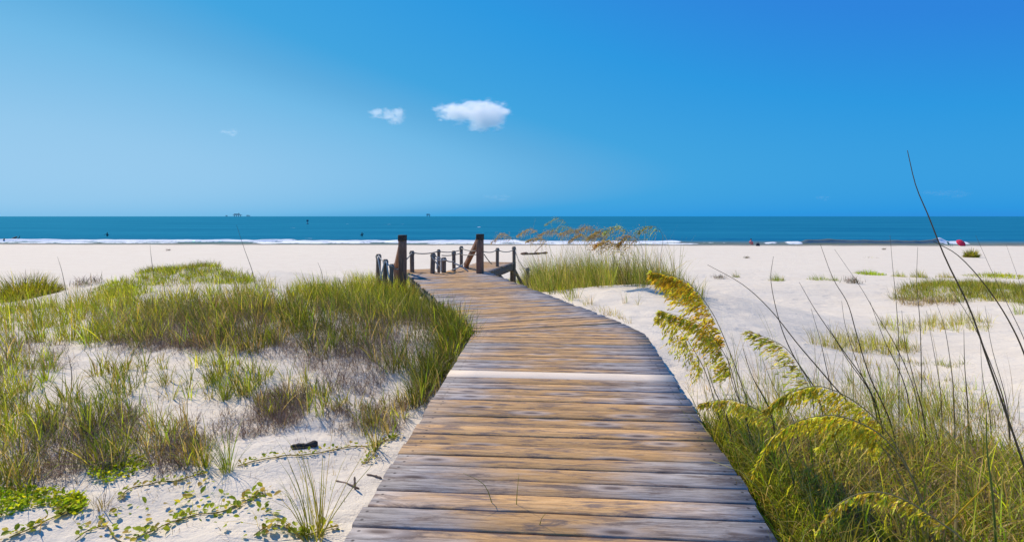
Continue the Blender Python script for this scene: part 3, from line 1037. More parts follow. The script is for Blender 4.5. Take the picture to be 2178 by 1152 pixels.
sp_, done = stand('mound_grass', 'low bright green growth over the rounded mound behind the left dune')
pts = ground_poly([(205, 618), (290, 590), (395, 566), (470, 578), (560, 598), (500, 606), (420, 604), (330, 612), (300, 632), (230, 634)], 1700)
tuft(sp_, pts, 13, .24 * rng.uniform(.5, 1.2, len(pts)), .2, 0.0110, GREEN + DEEP + LIME, lean=.45, bend=.8, dead=.08, radius=.12)
pts = ground_poly([(195, 640), (200, 615), (260, 600), (300, 620), (270, 645)], 160)
tuft(sp_, pts, 11, .16, .2, 0.0110, LIME, lean=.45, bend=.7, dead=.03, radius=.11)
pts = ground_poly([(330, 590), (395, 564), (480, 578), (560, 597), (480, 592), (400, 580)], 220)
tuft(sp_, pts, 11, .20, .2, 0.0110, DEEP + BROWN[:2], lean=.5, bend=.8, dead=.1, radius=.12)
done()

# lower left clumps
sp_, done = stand('low_grass', 'patchy green and straw grass on the left foreground dune slope')
for poly, n, L, pal, dd in [
        ([(60, 900), (150, 850), (290, 870), (300, 960), (230, 1000), (110, 1000), (60, 960)], 62, .34, GREEN + DEEP[:2], .2),
        ([(-40, 760), (40, 740), (60, 850), (20, 920), (-40, 930)], 36, .30, GREEN + BROWN[:1], .25),
        ([(300, 960), (330, 900), (420, 900), (430, 990), (340, 1000)], 26, .28, GREEN + STRAW[:2], .35),
        ([(540, 850), (640, 800), (740, 850), (700, 890), (560, 900)], 40, .24, GREEN + BROWN[:1], .3),
        ([(330, 770), (480, 770), (560, 830), (480, 870), (360, 850)], 28, .26, GREEN + OLIVE[:1], .2),
        ([(-40, 1000), (60, 980), (80, 1040), (-40, 1050)], 24, .26, GREEN + STRAW[:1], .3),
        ([(760, 860), (860, 850), (870, 900), (800, 960), (740, 900)], 26, .22, GREEN + STRAW[:2], .35),
        ([(-40, 850), (60, 830), (110, 900), (60, 960), (-40, 980)], 46, .30, GREEN + OLIVE[:1], .25),
        ([(20, 760), (120, 750), (110, 840), (30, 840)], 24, .26, GREEN + LIME[:1], .2),
        ([(180, 790), (300, 760), (340, 830), (280, 860), (180, 850)], 26, .32, DEEP + GREEN, .2),
        ([(420, 800), (540, 770), (620, 800), (560, 850), (440, 850)], 30, .28, GREEN + DEEP, .2),
        ([(240, 660), (420, 655), (440, 740), (280, 740)], 90, .40, GREEN + DEEP[:2] + BROWN[:1], .2),
        ([(80, 660), (240, 655), (220, 740), (60, 735)], 60, .38, GREEN + LIME[:1], .12)]:
    pts = ground_poly(poly, n)
    tuft(sp_, pts, 15, L * rng.uniform(.6, 1.35, len(pts)), .2, 0.0083, pal, lean=.4, bend=.75, dead=dd, radius=.05)
# single sparse blades all over the sand
pts = ground_poly([(-60, 1140), (-60, 720), (500, 720), (900, 860), (700, 1130)], 170)
tuft(sp_, pts, 3, .16 * rng.uniform(.4, 1.3, len(pts)), .1, .0035, GREEN + STRAW, lean=.45, bend=.7, dead=.35, radius=.015)
done()

sp_, done = stand('dry_brush', 'matted grey brown dead stalks among the left dune grass')
for poly, n, sz in [([(90, 880), (290, 870), (300, 1010), (60, 1040), (0, 1000)], 100, .12),
                    ([(540, 860), (600, 820), (660, 850), (640, 910), (560, 910)], 60, .10),
                    ([(300, 700), (560, 690), (640, 760), (560, 770), (320, 745)], 110, .12),
                    ([(640, 690), (820, 690), (860, 780), (800, 850), (680, 830), (620, 750)], 150, .12),
                    ([(900, 760), (1000, 716), (900, 870), (860, 850)], 60, .10),
                    ([(180, 690), (330, 660), (560, 650), (640, 700), (560, 740), (300, 740)], 130, .19),
                    ([(640, 660), (880, 660), (960, 710), (900, 800), (760, 800), (640, 720)], 140, .19),
                    ([(200, 720), (420, 730), (400, 760), (200, 740)], 40, .11),
                    ([(-40, 720), (150, 730), (140, 790), (-40, 830)], 50, .10),
                    ([(360, 900), (520, 880), (640, 905), (600, 920), (430, 960)], 36, .07),
                    ([(330, 940), (420, 930), (430, 1000), (340, 1010)], 34, .10),
                    ([(690, 870), (860, 860), (850, 920), (700, 920)], 44, .08)]:
    brush(sp_, ground_poly(poly, int(n * 1.7)), 20, sz * 1.15)
# thin roots and stalks lying all over the slope
brush(sp_, ground_poly([(-60, 1000), (-60, 740), (500, 730), (900, 860), (800, 1000), (500, 930), (300, 1010)], 420), 5, .07, BROWN + STRAW[:1], .003)
brush(sp_, ground_poly([(-60, 1150), (-60, 1000), (500, 930), (820, 940), (700, 1150)], 110), 4, .05, BROWN + STRAW, .0028)
done(M_DRY)

# right dune crest
sp_, done = stand('crest_grass', 'grey green grass along the crest of the right dune')
pts = ground_poly([(1115, 604), (1200, 592), (1300, 597), (1400, 603), (1450, 618), (1380, 620), (1300, 612), (1220, 615), (1180, 628), (1130, 622)], 640)
tuft(sp_, pts, 17, 1.15 * rng.uniform(.5, 1.2, len(pts)), .2, 0.0091, GREYG + GREEN + DEEP[:2], lean=.28, bend=.55, dead=.22, radius=.10)
pts = ground_poly([(1400, 606), (1460, 622), (1500, 640), (1460, 650), (1420, 635)], 70)
tuft(sp_, pts, 13, .46, .2, 0.0091, DEEP + GREEN, lean=.3, bend=.6, dead=.15, radius=.10)
pts = ground_poly([(1100, 592), (1180, 600), (1235, 640), (1180, 640), (1110, 612)], 200)
tuft(sp_, pts, 14, .46 * rng.uniform(.5, 1.2, len(pts)), .2, 0.0084, DEEP + GREEN, lean=.3, bend=.6, dead=.2, radius=.08)
pts = ground_poly([(1020, 592), (1100, 596), (1160, 612), (1090, 600)], 60)
tuft(sp_, pts, 10, .20, .2, 0.0084, DEEP, lean=.4, bend=.7, dead=.1, radius=.08)
pts = ground_poly([(1115, 604), (1200, 592), (1300, 597), (1430, 608), (1400, 614), (1300, 608), (1200, 610), (1130, 616)], 130)
tuft(sp_, pts, 2, 1.0 * rng.uniform(.6, 1.25, len(pts)), .2, .006, STRAW + GREYG + BROWN[:1], lean=.16, bend=.35, dead=.5, radius=.05)
pts = ground_poly([(1115, 606), (1200, 596), (1300, 600), (1440, 612), (1300, 612), (1200, 614), (1130, 620)], 110)
tuft(sp_, pts, 16, .8 * rng.uniform(.5, 1.2, len(pts)), .2, .009, [tuple(x * .6 for x in c_) for c_ in DEEP] + BROWN[:1], lean=.3, bend=.5, dead=.05, radius=.08)
pts = ground_poly([(1230, 640), (1290, 655), (1380, 700), (1350, 690)], 26)
tuft(sp_, pts, 6, .16, .2, 0.0070, STRAW + OLIVE, lean=.4, bend=.7, dead=.4, radius=.06)
pts = ground_poly([(1400, 690), (1480, 720), (1520, 860), (1470, 850)], 26)
tuft(sp_, pts, 5, .18, .2, 0.0056, STRAW, lean=.45, bend=.7, dead=.5, radius=.05)
done()

# left of the handrail
sp_, done = stand('post_grass', 'bright green grass round the foot of the left handrail')
pts = ground_poly([(745, 600), (780, 588), (850, 590), (905, 604), (880, 612), (760, 612)], 130)
tuft(sp_, pts, 20, .46 * rng.uniform(.6, 1.2, len(pts)), .2, .008, LIME + GREEN, lean=.32, bend=.6, dead=.06, radius=.1)
done()

# right foreground thicket
sp_, done = stand('thicket_grass', 'dense tangled green grass on the right edge of the boardwalk')
pts = ground_poly([(1560, 930), (1640, 900), (1760, 930), (1900, 930), (2100, 960), (2240, 1010), (2330, 1250), (1760, 1300), (1700, 1180), (1625, 1040)], 620)
tuft(sp_, pts, 14, .42 * rng.uniform(.5, 1.25, len(pts)), .2, 0.0088, GREEN + LIME + OLIVE[:2], lean=.62, bend=1.15, dead=.32, radius=.08)
pts = ground_poly([(1500, 880), (1560, 860), (1660, 890), (1700, 940), (1600, 980), (1545, 950)], 60)
tuft(sp_, pts, 8, .34 * rng.uniform(.5, 1.25, len(pts)), .2, 0.0073, GREEN + GREYG, lean=.3, bend=.6, dead=.2, radius=.05)
pts = ground_poly([(1760, 850), (1900, 840), (2100, 880), (2150, 960), (1900, 960), (1780, 930)], 90)
tuft(sp_, pts, 8, .42 * rng.uniform(.5, 1.25, len(pts)), .2, 0.0079, GREYG + GREEN, lean=.3, bend=.6, dead=.25, radius=.06)
pts = ground_poly([(1514, 1010), (1462, 915), (1500, 905), (1600, 1000), (1720, 1147), (1850, 1340), (1699, 1340), (1597, 1147)], 300)
tuft(sp_, pts, 12, .36 * rng.uniform(.4, 1.25, len(pts)), .2, 0.0079, GREEN + DEEP + LIME[:1], lean=.5, bend=1.0, dead=.2, radius=.05)
# thin stems and sparse blades over the slope behind
pts = ground_poly([(1470, 800), (1560, 760), (1750, 790), (1960, 800), (2150, 860), (2200, 960), (1800, 950), (1600, 930), (1510, 900)], 150)
tuft(sp_, pts, 4, .62 * rng.uniform(.5, 1.3, len(pts)), .2, .0050, STRAW[:2] + BROWN[:2] + GREYG, lean=.26, bend=.45, dead=.2, radius=.05)
pts = ground_poly([(1500, 880), (1600, 800), (1800, 810), (2050, 830), (2150, 900), (1900, 940), (1650, 930)], 90)
tuft(sp_, pts, 8, .34 * rng.uniform(.5, 1.3, len(pts)), .2, .0060, GREEN + LIME + OLIVE[:1], lean=.36, bend=.7, dead=.25, radius=.06)
# broad bright leaves standing out of the tangle
pts = ground_poly([(1540, 960), (1640, 920), (1900, 940), (2150, 980), (2260, 1060), (2300, 1250), (1780, 1280), (1640, 1080)], 170)
tuft(sp_, pts, 4, .55 * rng.uniform(.6, 1.3, len(pts)), .2, .0095, LIME + OLIVE + STRAW[:2], lean=.5, bend=1.1, dead=.3, radius=.04)
# blades lolling over the edge of the boards
pts = ground_poly([(1530, 900), (1560, 900), (1840, 1260), (1740, 1230)], 200, off_deck=False)
pts = pts[deck_dist(pts[:, 0], pts[:, 1]) > -.02]
tuft(sp_, pts, 11, .34 * rng.uniform(.5, 1.2, len(pts)), .2, 0.0070, LIME[:1] + GREEN + DEEP, lean=.5, bend=1.2, dead=.15, radius=.04)
done()
sp_, done = stand('thicket_brush', 'purple brown dead stalks inside the right foreground grass')
brush(sp_, ground_poly([(1640, 960), (1800, 930), (2100, 960), (2240, 1030), (2260, 1150), (1800, 1180)], 420), 20, .17)
brush(sp_, ground_poly([(2080, 860), (2180, 880), (2200, 960), (2080, 940)], 40), 10, .10, STRAW + BROWN)
done(M_DRY)

# right middle distance
sp_, done = stand('slope_grass', 'thin yellow green grass in rows on the right sand slope')
for poly, n, L, pal in [([(1710, 730), (1800, 720), (1930, 730), (1960, 750), (1800, 750)], 100, .34, LIME + OLIVE),
                        ([(1850, 690), (2000, 680), (2110, 680), (2100, 705), (1900, 712)], 110, .32, LIME + OLIVE),
                        ([(1880, 760), (1990, 770), (2080, 775), (2000, 785)], 24, .14, GREEN),
                        ([(1800, 760), (2000, 790), (2150, 870), (1900, 860)], 30, .20, LIME + STRAW)]:
    pts = ground_poly(poly, n)
    tuft(sp_, pts, 10, L * rng.uniform(.5, 1.3, len(pts)), .2, 0.0070, pal, lean=.32, bend=.6, dead=.25, radius=.06)
done()
sp_, done = stand('ridge_grass', 'long green strip of grass along the low sand ridge at right')
pts = ground_poly([(1880, 634), (1960, 606), (2100, 606), (2240, 625), (2240, 660), (2120, 640), (1980, 645)], 1000)
tuft(sp_, pts, 16, .34 * rng.uniform(.5, 1.2, len(pts)), .2, .010, GREEN + DEEP + OLIVE[:1], lean=.35, bend=.6, dead=.18, radius=.15)
pts = ground_poly([(1900, 640), (2000, 636), (2040, 650), (1920, 652)], 60)
brush(sp_, pts, 12, .16, BROWN + STRAW, .008)
done()


# ------------------------------------------------------------------ single tufts and bushes
def tuft_thing(px, py, label, cat='grass tuft', name='grass_tuft', n=34, length=.32, width=.005, pal=GREEN, lean=.35, bend=.6, dead=.12,
               radius=.04, group='single grass tufts on the sand', dry=0):
    g = G(px, py)
    e = empty(name, g, label, cat, group)
    s_ = Soup(); tuft(s_, g, n, length, .2, width, pal, lean=lean, bend=bend, dead=dead, radius=radius, dome=.8 if radius > .12 else 0)
    tag(s_.build('leaf_blades', None, e), kind='stuff')
    if dry:
        s_ = Soup(); brush(s_, np.array([g]), dry, radius * 2.2)
        tag(s_.build('dead_stalks', M_DRY, e), kind='stuff')
    return e


tuft_thing(482, 1002, 'short yellow green tuft casting a shadow at the left end of the straight vine', n=70, length=.36, lean=.30)
tuft_thing(436, 992, 'upright green tuft beside the brown dead brush above the curved vine', n=56, length=.34)
tuft_thing(478, 852, 'lone fan shaped green tuft in the middle of the left sand slope', n=50, length=.34, pal=LIME + GREEN)
tuft_thing(668, 1148, 'large loose grass clump with long splayed stems at the bottom left of the boardwalk', n=70, length=.64, width=.006,
           pal=OLIVE + GREEN, lean=.40, bend=.5, dead=.2, radius=.06)
tuft_thing(34, 1025, 'small fan of green blades at the left edge above the leafy ground cover', n=26, length=.22)
tuft_thing(218, 1080, 'stubby dead grass clump right of the bright green creeping patch', n=26, length=.16, pal=STRAW + BROWN, dry=20)
tuft_thing(790, 965, 'thin upright stalks standing beside the boardwalk edge near the straight vine', n=12, length=.42, pal=GREEN, lean=.12, bend=.15, radius=.02)
tuft_thing(62, 830, 'small pale tuft on the sand at the left edge', n=20, length=.20, pal=LIME + STRAW)
tuft_thing(350, 820, 'dark green tuft at the left rim of the open sand patch', n=40, length=.30, pal=DEEP)
tuft_thing(1252, 648, 'short dark tuft growing beside the far boardwalk edge on the right', n=40, length=.26, pal=DEEP + STRAW, width=.006, radius=.10)
tuft_thing(1330, 645, 'small curved tuft on the right dune face', n=18, length=.30, pal=GREEN + STRAW, lean=.25, width=.006, radius=.05)
tuft_thing(1356, 648, 'smaller leaning tuft beside the curved tuft on the right dune face', n=14, length=.28, pal=OLIVE, lean=.3, width=.006, radius=.05)
tuft_thing(1500, 660, 'grey green tuft behind the golden seed head on the sand', n=24, length=.22, pal=GREYG, width=.006, radius=.06)
tuft_thing(1566, 590, 'small dark tuft alone on the open sand right of the golden seed head', n=90, length=.46, pal=GREYG + BROWN[:1], width=.012, radius=.18)
tuft_thing(1652, 597, 'rounded green tuft second from the left on the open beach', n=240, length=.52, pal=GREEN + DEEP, width=.012, radius=.36)
tuft_thing(1740, 595, 'wide low green tuft third from the left on the open beach', n=240, length=.42, pal=GREEN, width=.012, radius=.5)
tuft_thing(1775, 597, 'small end tuft touching the wide low tuft on the beach', n=90, length=.38, pal=GREEN, width=.012, radius=.28)
tuft_thing(1850, 583, 'bright lime creeping plant patch farther out on the open beach', 'beach plant', 'beach_plant', n=420, length=.36, pal=LIME, width=.03, lean=.6, radius=.8, group=None)
tuft_thing(1912, 588, 'yellowish tuft right of the lime plant patch', n=160, length=.44, pal=GREEN + OLIVE, width=.014, radius=.35)
tuft_thing(1955, 590, 'taller straw tipped tuft behind the right ridge', n=220, length=.62, pal=OLIVE + GREEN, width=.014, radius=.4)
tuft_thing(2010, 590, 'sparse olive tuft on the far side of the right ridge', n=150, length=.42, pal=OLIVE, width=.014, radius=.4)
tuft_thing(2066, 547, 'dome shaped bush standing alone near the waterline at right', 'bush', 'beach_bush', n=900, length=1.0, pal=OLIVE + GREEN + BROWN[:1], width=.05, lean=.65, bend=.7, radius=.55, group=None)
tuft_thing(1853, 548, 'tiny flat plant far out on the beach at right', 'beach plant', 'beach_plant', n=40, length=.18, pal=OLIVE + BROWN, width=.03, lean=.7, radius=.8, group=None)
tuft_thing(2120, 588, 'long lime green creeping patch at the right edge of the beach', 'beach plant', 'beach_plant', n=800, length=.34, pal=LIME, width=.03, lean=.6, radius=1.5, group=None)
tuft_thing(1450, 545, 'tiny green plant on the far sand beyond the right dune', 'beach plant', 'beach_plant', n=30, length=.2, pal=GREEN, width=.03, lean=.7, radius=.35, group=None)
tuft_thing(40, 632, 'dense rounded green bush at the far left edge', 'bush', 'beach_bush', n=2600, length=.72, pal=GREEN + LIME + DEEP + BROWN[:1], width=.014, lean=.6, bend=.8, radius=.85, group=None)
tuft_thing(2170, 668, 'bright green tuft cut by the right edge of the view', n=50, length=.42, pal=LIME, width=.007, radius=.12)
tuft_thing(1655, 850, 'spiky pale green shoot among bare stems in the right sand', n=16, length=.26, pal=GREYG + LIME[:1], lean=.3, radius=.02)
tuft_thing(2088, 868, 'starburst of stiff grey green leaves on a stalk at right', n=26, length=.26, pal=GREYG, lean=.9, bend=.5, radius=.03)
tuft_thing(1838, 800, 'fresh green sprout on the bare right sand', n=14, length=.22, pal=LIME, lean=.25, radius=.02)

# blades that sprout between the boards
for (a, b, c, lab) in [((1098, 1072), (1100, 1045), (1104, 1008), 'single green blade standing up between two deck boards'),
                       ((1050, 1068), (1030, 1030), (985, 1005), 'thin curved blade arching left above the deck boards'),
                       ((1145, 1114), (1152, 1102), (1162, 1090), 'short green sprout near the bottom of the deck')]:
    Yb = 1.5 * FPX / (a[1] - HY)
    pts = spline([P(*a, Yb) - np.array([0, 0, .03]), P(*b, Yb - .02), P(*c, Yb - .05)], 7)
    o = link('grass_sprout', tube('grass_sprout', pts, np.linspace(.0026, .0006, 7), None, 4))
    me = o.data
    at = me.color_attributes.new('col', 'FLOAT_COLOR', 'POINT')
    at.data.foreach_set('color', np.tile(np.array([.30, .33, .05, 1], np.float32), len(me.vertices)))
    me.materials.append(M_LEAF)
    tag(o, lab, 'grass sprout')


# ------------------------------------------------------------------ sea oats
def colour_mesh(me, col):
    at = me.color_attributes.new('col', 'FLOAT_COLOR', 'POINT')
    at.data.foreach_set('color', np.tile(np.array([*col, 1], np.float32), len(me.vertices)))


def spikelets(soup, pos, dirs, length, width, pal):
    """flat pointed ears: two folded halves"""
    n = len(pos)
    d = dirs / np.linalg.norm(dirs, axis=1, keepdims=True)
    r = rng.normal(0, 1, (n, 3)); s_ = np.cross(d, r); s_ /= np.linalg.norm(s_, axis=1, keepdims=True)
    t = np.cross(d, s_)
    L = (length * rng.uniform(.7, 1.25, n))[:, None]; Wd = (width * rng.uniform(.7, 1.2, n))[:, None]
    p0 = pos; p1 = pos + d * L * .45 + s_ * Wd * .5; p2 = pos + d * L; p3 = pos + d * L * .45 - s_ * Wd * .5
    pm = pos + d * L * .5 + t * Wd * .28
    V = np.stack([p0, p1, p2, p3, pm], 1).reshape(-1, 3)
    o_ = (np.arange(n) * 5)[:, None]
    T = np.concatenate([o_ + np.array([[0, 1, 4]]), o_ + np.array([[1, 2, 4]]), o_ + np.array([[2, 3, 4]]), o_ + np.array([[3, 0, 4]])])
    br = np.repeat(np.exp(rng.normal(0, .22, (n // 8 + 1, 1))) * np.exp(rng.normal(0, .10, (n // 8 + 1, 3))), 8, axis=0)[:n]
    c = np.repeat(jitter_cols(pal, n, .26) * br, 5, axis=0)
    soup.add(V, np.zeros((0, 4), int), T, np.clip(c, 0, .9))


def sea_oat(label, base, path, frac, pal, Ys, dens=260, blen=.09, fall=(-.8, 0, -.45), srad=.0045, scol=(.26, .22, .10),
            slen=.022, swid=.008, leaves=5, group='seeding sea oats on the right dune', lcol=GREEN, wild=1.0):
    """path: photo pixels along the culm up to the tip; the upper part (from frac on) carries the seed head"""
    g = G(*base) if len(base) == 2 else np.array(base)
    pts = [g - np.array([0, 0, .04])]
    for (p, Yd) in zip(path, np.linspace(Ys[0], Ys[1], len(path))):
        pts.append(P(p[0], p[1], Yd))
    c = spline(pts, 60)
    e = empty('sea_oats', g, label, 'sea oats', group)
    rad = np.linspace(srad, srad * .28, 60)
    me = tube('stem', c, rad, M_DRY, 5); colour_mesh(me, scol)
    link('stem', me, e)
    # seed head
    t0 = int(frac * 59)
    seg = c[t0:]
    k = len(seg)
    s_ = Soup()
    fallv = np.array(fall, float)
    nb = int(dens / 8 * (2.7 if wild == 1 else 2.1))
    tt = np.linspace(.0, .985, nb) + rng.uniform(-.01, .01, nb)
    tt = np.clip(tt, 0, .99)
    pos, drs = [], []
    for t in tt:
        i = min(int(t * (k - 1)), k - 2); f = t * (k - 1) - i
        p = seg[i] * (1 - f) + seg[i + 1] * f
        tg = seg[i + 1] - seg[i]; tg = tg / np.linalg.norm(tg)
        env = math.sin(math.pi * min(1, .16 + .84 * t) ** .8) ** .7 + .12
        if rng.uniform() < .14: continue
        bl = blen * env * rng.uniform(.35, 1.3)
        bd = tg * .60 + fallv * .65 + rng.normal(0, .20 * wild, 3); bd /= np.linalg.norm(bd)
        ns = 8
        q = p.copy()
        for j in range(ns):
            bd = bd + np.array([0, 0, -.08]) + fallv * .05 + rng.normal(0, .03, 3); bd /= np.linalg.norm(bd)
            q = q + bd * bl / ns
            pos.append(q + rng.normal(0, .002, 3)); drs.append(bd + rng.normal(0, .24 * wild, 3) + fallv * .12)
    spikelets(s_, np.array(pos), np.array(drs), slen, swid, pal)
    tag(s_.build('seed_head', M_SEED, e), kind='stuff')
    for j in range(leaves):
        h = rng.uniform(.05, .45); i = int(h * t0)
        b = c[i][None, :]
        L1 = Soup()
        az = np.array([rng.uniform(0, 6.28)])
        L1.add(*blades(b, az, np.array([rng.uniform(.2, .5)]), np.array([rng.uniform(.6, 1.5)]), np.array([rng.uniform(.25, .5)]),
                       np.array([.007]), jitter_cols(lcol, 1), None, 6))
        L1.build('leaf', M_LEAF, e)
    return e


sea_oat('golden brown drooping seed head leaning left behind the boardwalk bend', (1650, 1010),
        [(1612, 920), (1575, 810), (1545, 730), (1512, 660), (1462, 600), (1385, 576)], .50, EAR_GOLD + EAR_YELLOW[:1], (4.15, 3.8), 760, .17, slen=.034, swid=.0105, fall=(-.55, 0, -.65))
sea_oat('yellow green seed head just under the golden one, tip pointing left', (1630, 1000),
        [(1598, 930), (1570, 840), (1545, 760), (1490, 690), (1405, 660)], .50, EAR_YELLOW + STRAW[2:3] + EAR_OLIVE[:2], (4.1, 3.85), 480, .12, slen=.034, swid=.0105, fall=(-.5, 0, -.7))
sea_oat('olive seed head lowest of the three nearest the boardwalk bend', (1545, 930),
        [(1522, 860), (1500, 790), (1470, 735), (1440, 695), (1396, 668)], .42, EAR_YELLOW + EAR_OLIVE[2:3] + STRAW[2:3], (4.4, 4.2), 300, .13, slen=.034, swid=.0105, fall=(-.1, 0, -.9))
sea_oat('pale olive seed head with combed ears, alone against the sand', (1800, 1010),
        [(1775, 930), (1740, 850), (1705, 785), (1665, 735), (1592, 703)], .42, EAR_OLIVE + STRAW[2:3], (3.6, 3.4), 250, .12, slen=.034, swid=.0095, fall=(-.95, 0, -.25))
sea_oat('thick yellow seed head arching over the middle of the right thicket', (1990, 1180),
        [(1945, 1030), (1895, 930), (1830, 862), (1750, 822), (1680, 835), (1630, 870)], .38, EAR_YELLOW + EAR_GOLD[:1] + EAR_OLIVE[:2], (3.0, 2.85), 520, .10, slen=.030, swid=.0085, fall=(-.4, 0, -.75))
sea_oat('long yellow seed head bowing in a wide arch to the ground', (2010, 1220),
        [(1960, 1060), (1890, 940), (1800, 888), (1720, 888), (1650, 925), (1600, 1010)], .36, EAR_YELLOW, (2.85, 2.7), 430, .075, slen=.030, swid=.0085, fall=(-.3, 0, -.85))
sea_oat('small nodding green seed head closest to the boardwalk edge', (1700, 1090),
        [(1680, 990), (1650, 900), (1600, 865), (1550, 848), (1488, 858)], .42, EAR_YELLOW + EAR_OLIVE[2:3] + STRAW[2:3], (3.5, 3.35), 260, .075, slen=.030, swid=.0085, fall=(-.3, 0, -.8))
sea_oat('straw coloured seed head bent in a low arch at the bottom right', (2110, 1270),
        [(2060, 1165), (2000, 1110), (1920, 1060), (1850, 1045), (1785, 1070), (1738, 1130)], .30, EAR_YELLOW + STRAW[:2] + EAR_OLIVE[:1], (2.5, 2.4), 330, .05, slen=.030, swid=.0085, fall=(-.3, 0, -.8))
sea_oat('second bent yellow plume right under the thick arching one', (1960, 1200),
        [(1940, 1090), (1900, 985), (1850, 925), (1790, 905), (1740, 950)], .45, EAR_YELLOW + EAR_OLIVE[:2], (2.95, 2.85), 240, .08, slen=.030, swid=.0085, fall=(-.3, 0, -.8))

# sea oats on the crest of the right dune
crest = [(1075, 497, 'leftmost brown seed head against the sea on the right dune crest', 1118, 604),
         (1130, 484, 'second brown seed head from the left on the dune crest', 1165, 604),
         (1176, 488, 'third brown seed head from the left on the dune crest', 1205, 602),
         (1190, 463, 'tallest thin seed head of the right dune crest', 1238, 604),
         (1222, 488, 'orange brown seed head left of the crest middle', 1262, 604),
         (1256, 482, 'largest orange brown seed head in the middle of the dune crest', 1290, 606),
         (1284, 490, 'faded brown seed head right of the largest one on the crest', 1312, 606),
         (1318, 482, 'thin greenish seed head standing right of the crest middle', 1345, 608),
         (1345, 503, 'low golden seed head right of the crest middle', 1378, 608),
         (1388, 478, 'rightmost grey seed head of the dune crest', 1412, 610),
         (1240, 497, 'low orange seed head tucked under the two largest ones', 1275, 605),
         (1205, 480, 'pale thin seed head between the tallest and the orange one', 1246, 604),
         (1150, 506, 'low drooping brown seed head in front of the second one', 1180, 606),
         (1300, 512, 'lowest brown seed head right of the crest middle', 1330, 608)]
for (px, py, lab, bx_, by_) in crest:
    g = G(bx_, by_); Yd = g[1]
    thin = 'thin' in lab or 'grey' in lab
    sea_oat(lab, (bx_, by_), [(bx_ - (bx_ - px) * .45 + 4, by_ - (by_ - py) * .45), (px + 22, py + 30), (px + 12, py + 8), (px - 6, py + rng.uniform(-3, 3)), (px - 30, py + rng.uniform(6, 18))], .56,
            (GREYG + STRAW[:1]) if thin else GOLD[:2] + STRAW[:2] + BROWN[:2], (Yd, Yd - .1), 180 if thin else 420, rng.uniform(.24, .32) if thin else rng.uniform(.32, .44), fall=(rng.uniform(-.9, -.1), rng.uniform(-.4, .4), -.5), srad=.005, slen=.050, swid=.013, wild=1.9,
            leaves=3, group='seeding sea oats on the dune crest', lcol=GREYG)


# tall bare culms
def culm(label, path, base, Ys, r=.0045, col=(.105, .085, .055), group='bare grass stems in the right sand'):
    g = G(*base)
    pts = [P(p[0], p[1], Yd) for p, Yd in zip(path, np.linspace(Ys, g[1], len(path)))] + [g - np.array([0, 0, .03])]
    pts = spline(pts[::-1], 26)
    me = tube('bare_stem', pts, np.linspace(r * 1.35, r * .3, 26), M_DRY, 5); colour_mesh(me, col)
    o = link('bare_stem', me)
    return tag(o, label, 'grass stem', group)


culm('tallest bare stem at right, its tip rising above the horizon', [(1930, 320), (1948, 395), (1975, 460), (2012, 552), (2062, 655), (2102, 770), (2140, 880), (2185, 1010)], (2250, 1210), 2.6, .0048)
culm('curved bare stem crossing the tallest one below the waterline', [(1985, 513), (2040, 545), (2100, 612), (2150, 690), (2185, 770), (2225, 900)], (2270, 1060), 3.0, .005)
culm('long bare stem leaning far left across the open sand', [(1505, 563), (1580, 605), (1640, 660), (1700, 735), (1760, 805), (1820, 880)], (1870, 985), 3.7, .0045)
CUL = [[(1745, 520), (1772, 592), (1803, 645), (1822, 710), (1850, 800), (1895, 900)], [(1775, 530), (1830, 610), (1862, 665), (1905, 735), (1945, 830)],
       [(1893, 500), (1899, 570), (1906, 640), (1912, 740), (1912, 850)], [(1952, 525), (1950, 600), (1957, 690), (1960, 800)],
       [(2075, 500), (2112, 582), (2142, 645), (2185, 740)], [(2140, 520), (2172, 610), (2200, 700)],
       [(1725, 655), (1745, 725), (1762, 800), (1785, 880)], [(1700, 600), (1735, 660), (1790, 740), (1850, 830)],
       [(1690, 740), (1705, 790), (1728, 850)], [(1990, 640), (2010, 700), (2025, 800), (2030, 880)], [(2095, 650), (2110, 740), (2140, 850)],
       [(1790, 640), (1800, 700), (1830, 790), (1870, 880)], [(2020, 610), (2070, 690), (2110, 780), (2140, 870)], [(1850, 640), (1880, 720), (1925, 820)],
       [(1645, 545), (1640, 600), (1660, 690), (1690, 760), (1740, 840)], [(1918, 660), (1925, 730), (1945, 810), (1965, 890)],
       [(1970, 660), (1985, 740), (2000, 830)], [(2050, 700), (2052, 780), (2058, 860)], [(1580, 740), (1600, 800), (1640, 880)],
       [(1500, 770), (1520, 830), (1550, 900)], [(1545, 750), (1560, 820), (1590, 900)], [(1620, 760), (1650, 830), (1690, 900)],
       [(2085, 720), (2090, 800), (2105, 880)], [(1760, 690), (1800, 760), (1860, 850)]]
ORD = ('first second third fourth fifth sixth seventh eighth ninth tenth eleventh twelfth thirteenth fourteenth fifteenth sixteenth '
       'seventeenth eighteenth nineteenth twentieth twenty-first twenty-second twenty-third twenty-fourth twenty-fifth').split()
CUL.sort(key=lambda p: p[0][0])
for k, pth in enumerate(CUL):
    lx, ly = pth[-1]
    bxp, byp = lx + .35 * (lx - pth[-2][0]), min(ly + 90, 1100)
    o = culm('thin bare stem on the right sand slope, its tip the %s from the left' % ORD[k], pth, (bxp, byp), G(bxp, byp)[1] - .15, rng.uniform(.003, .0048))
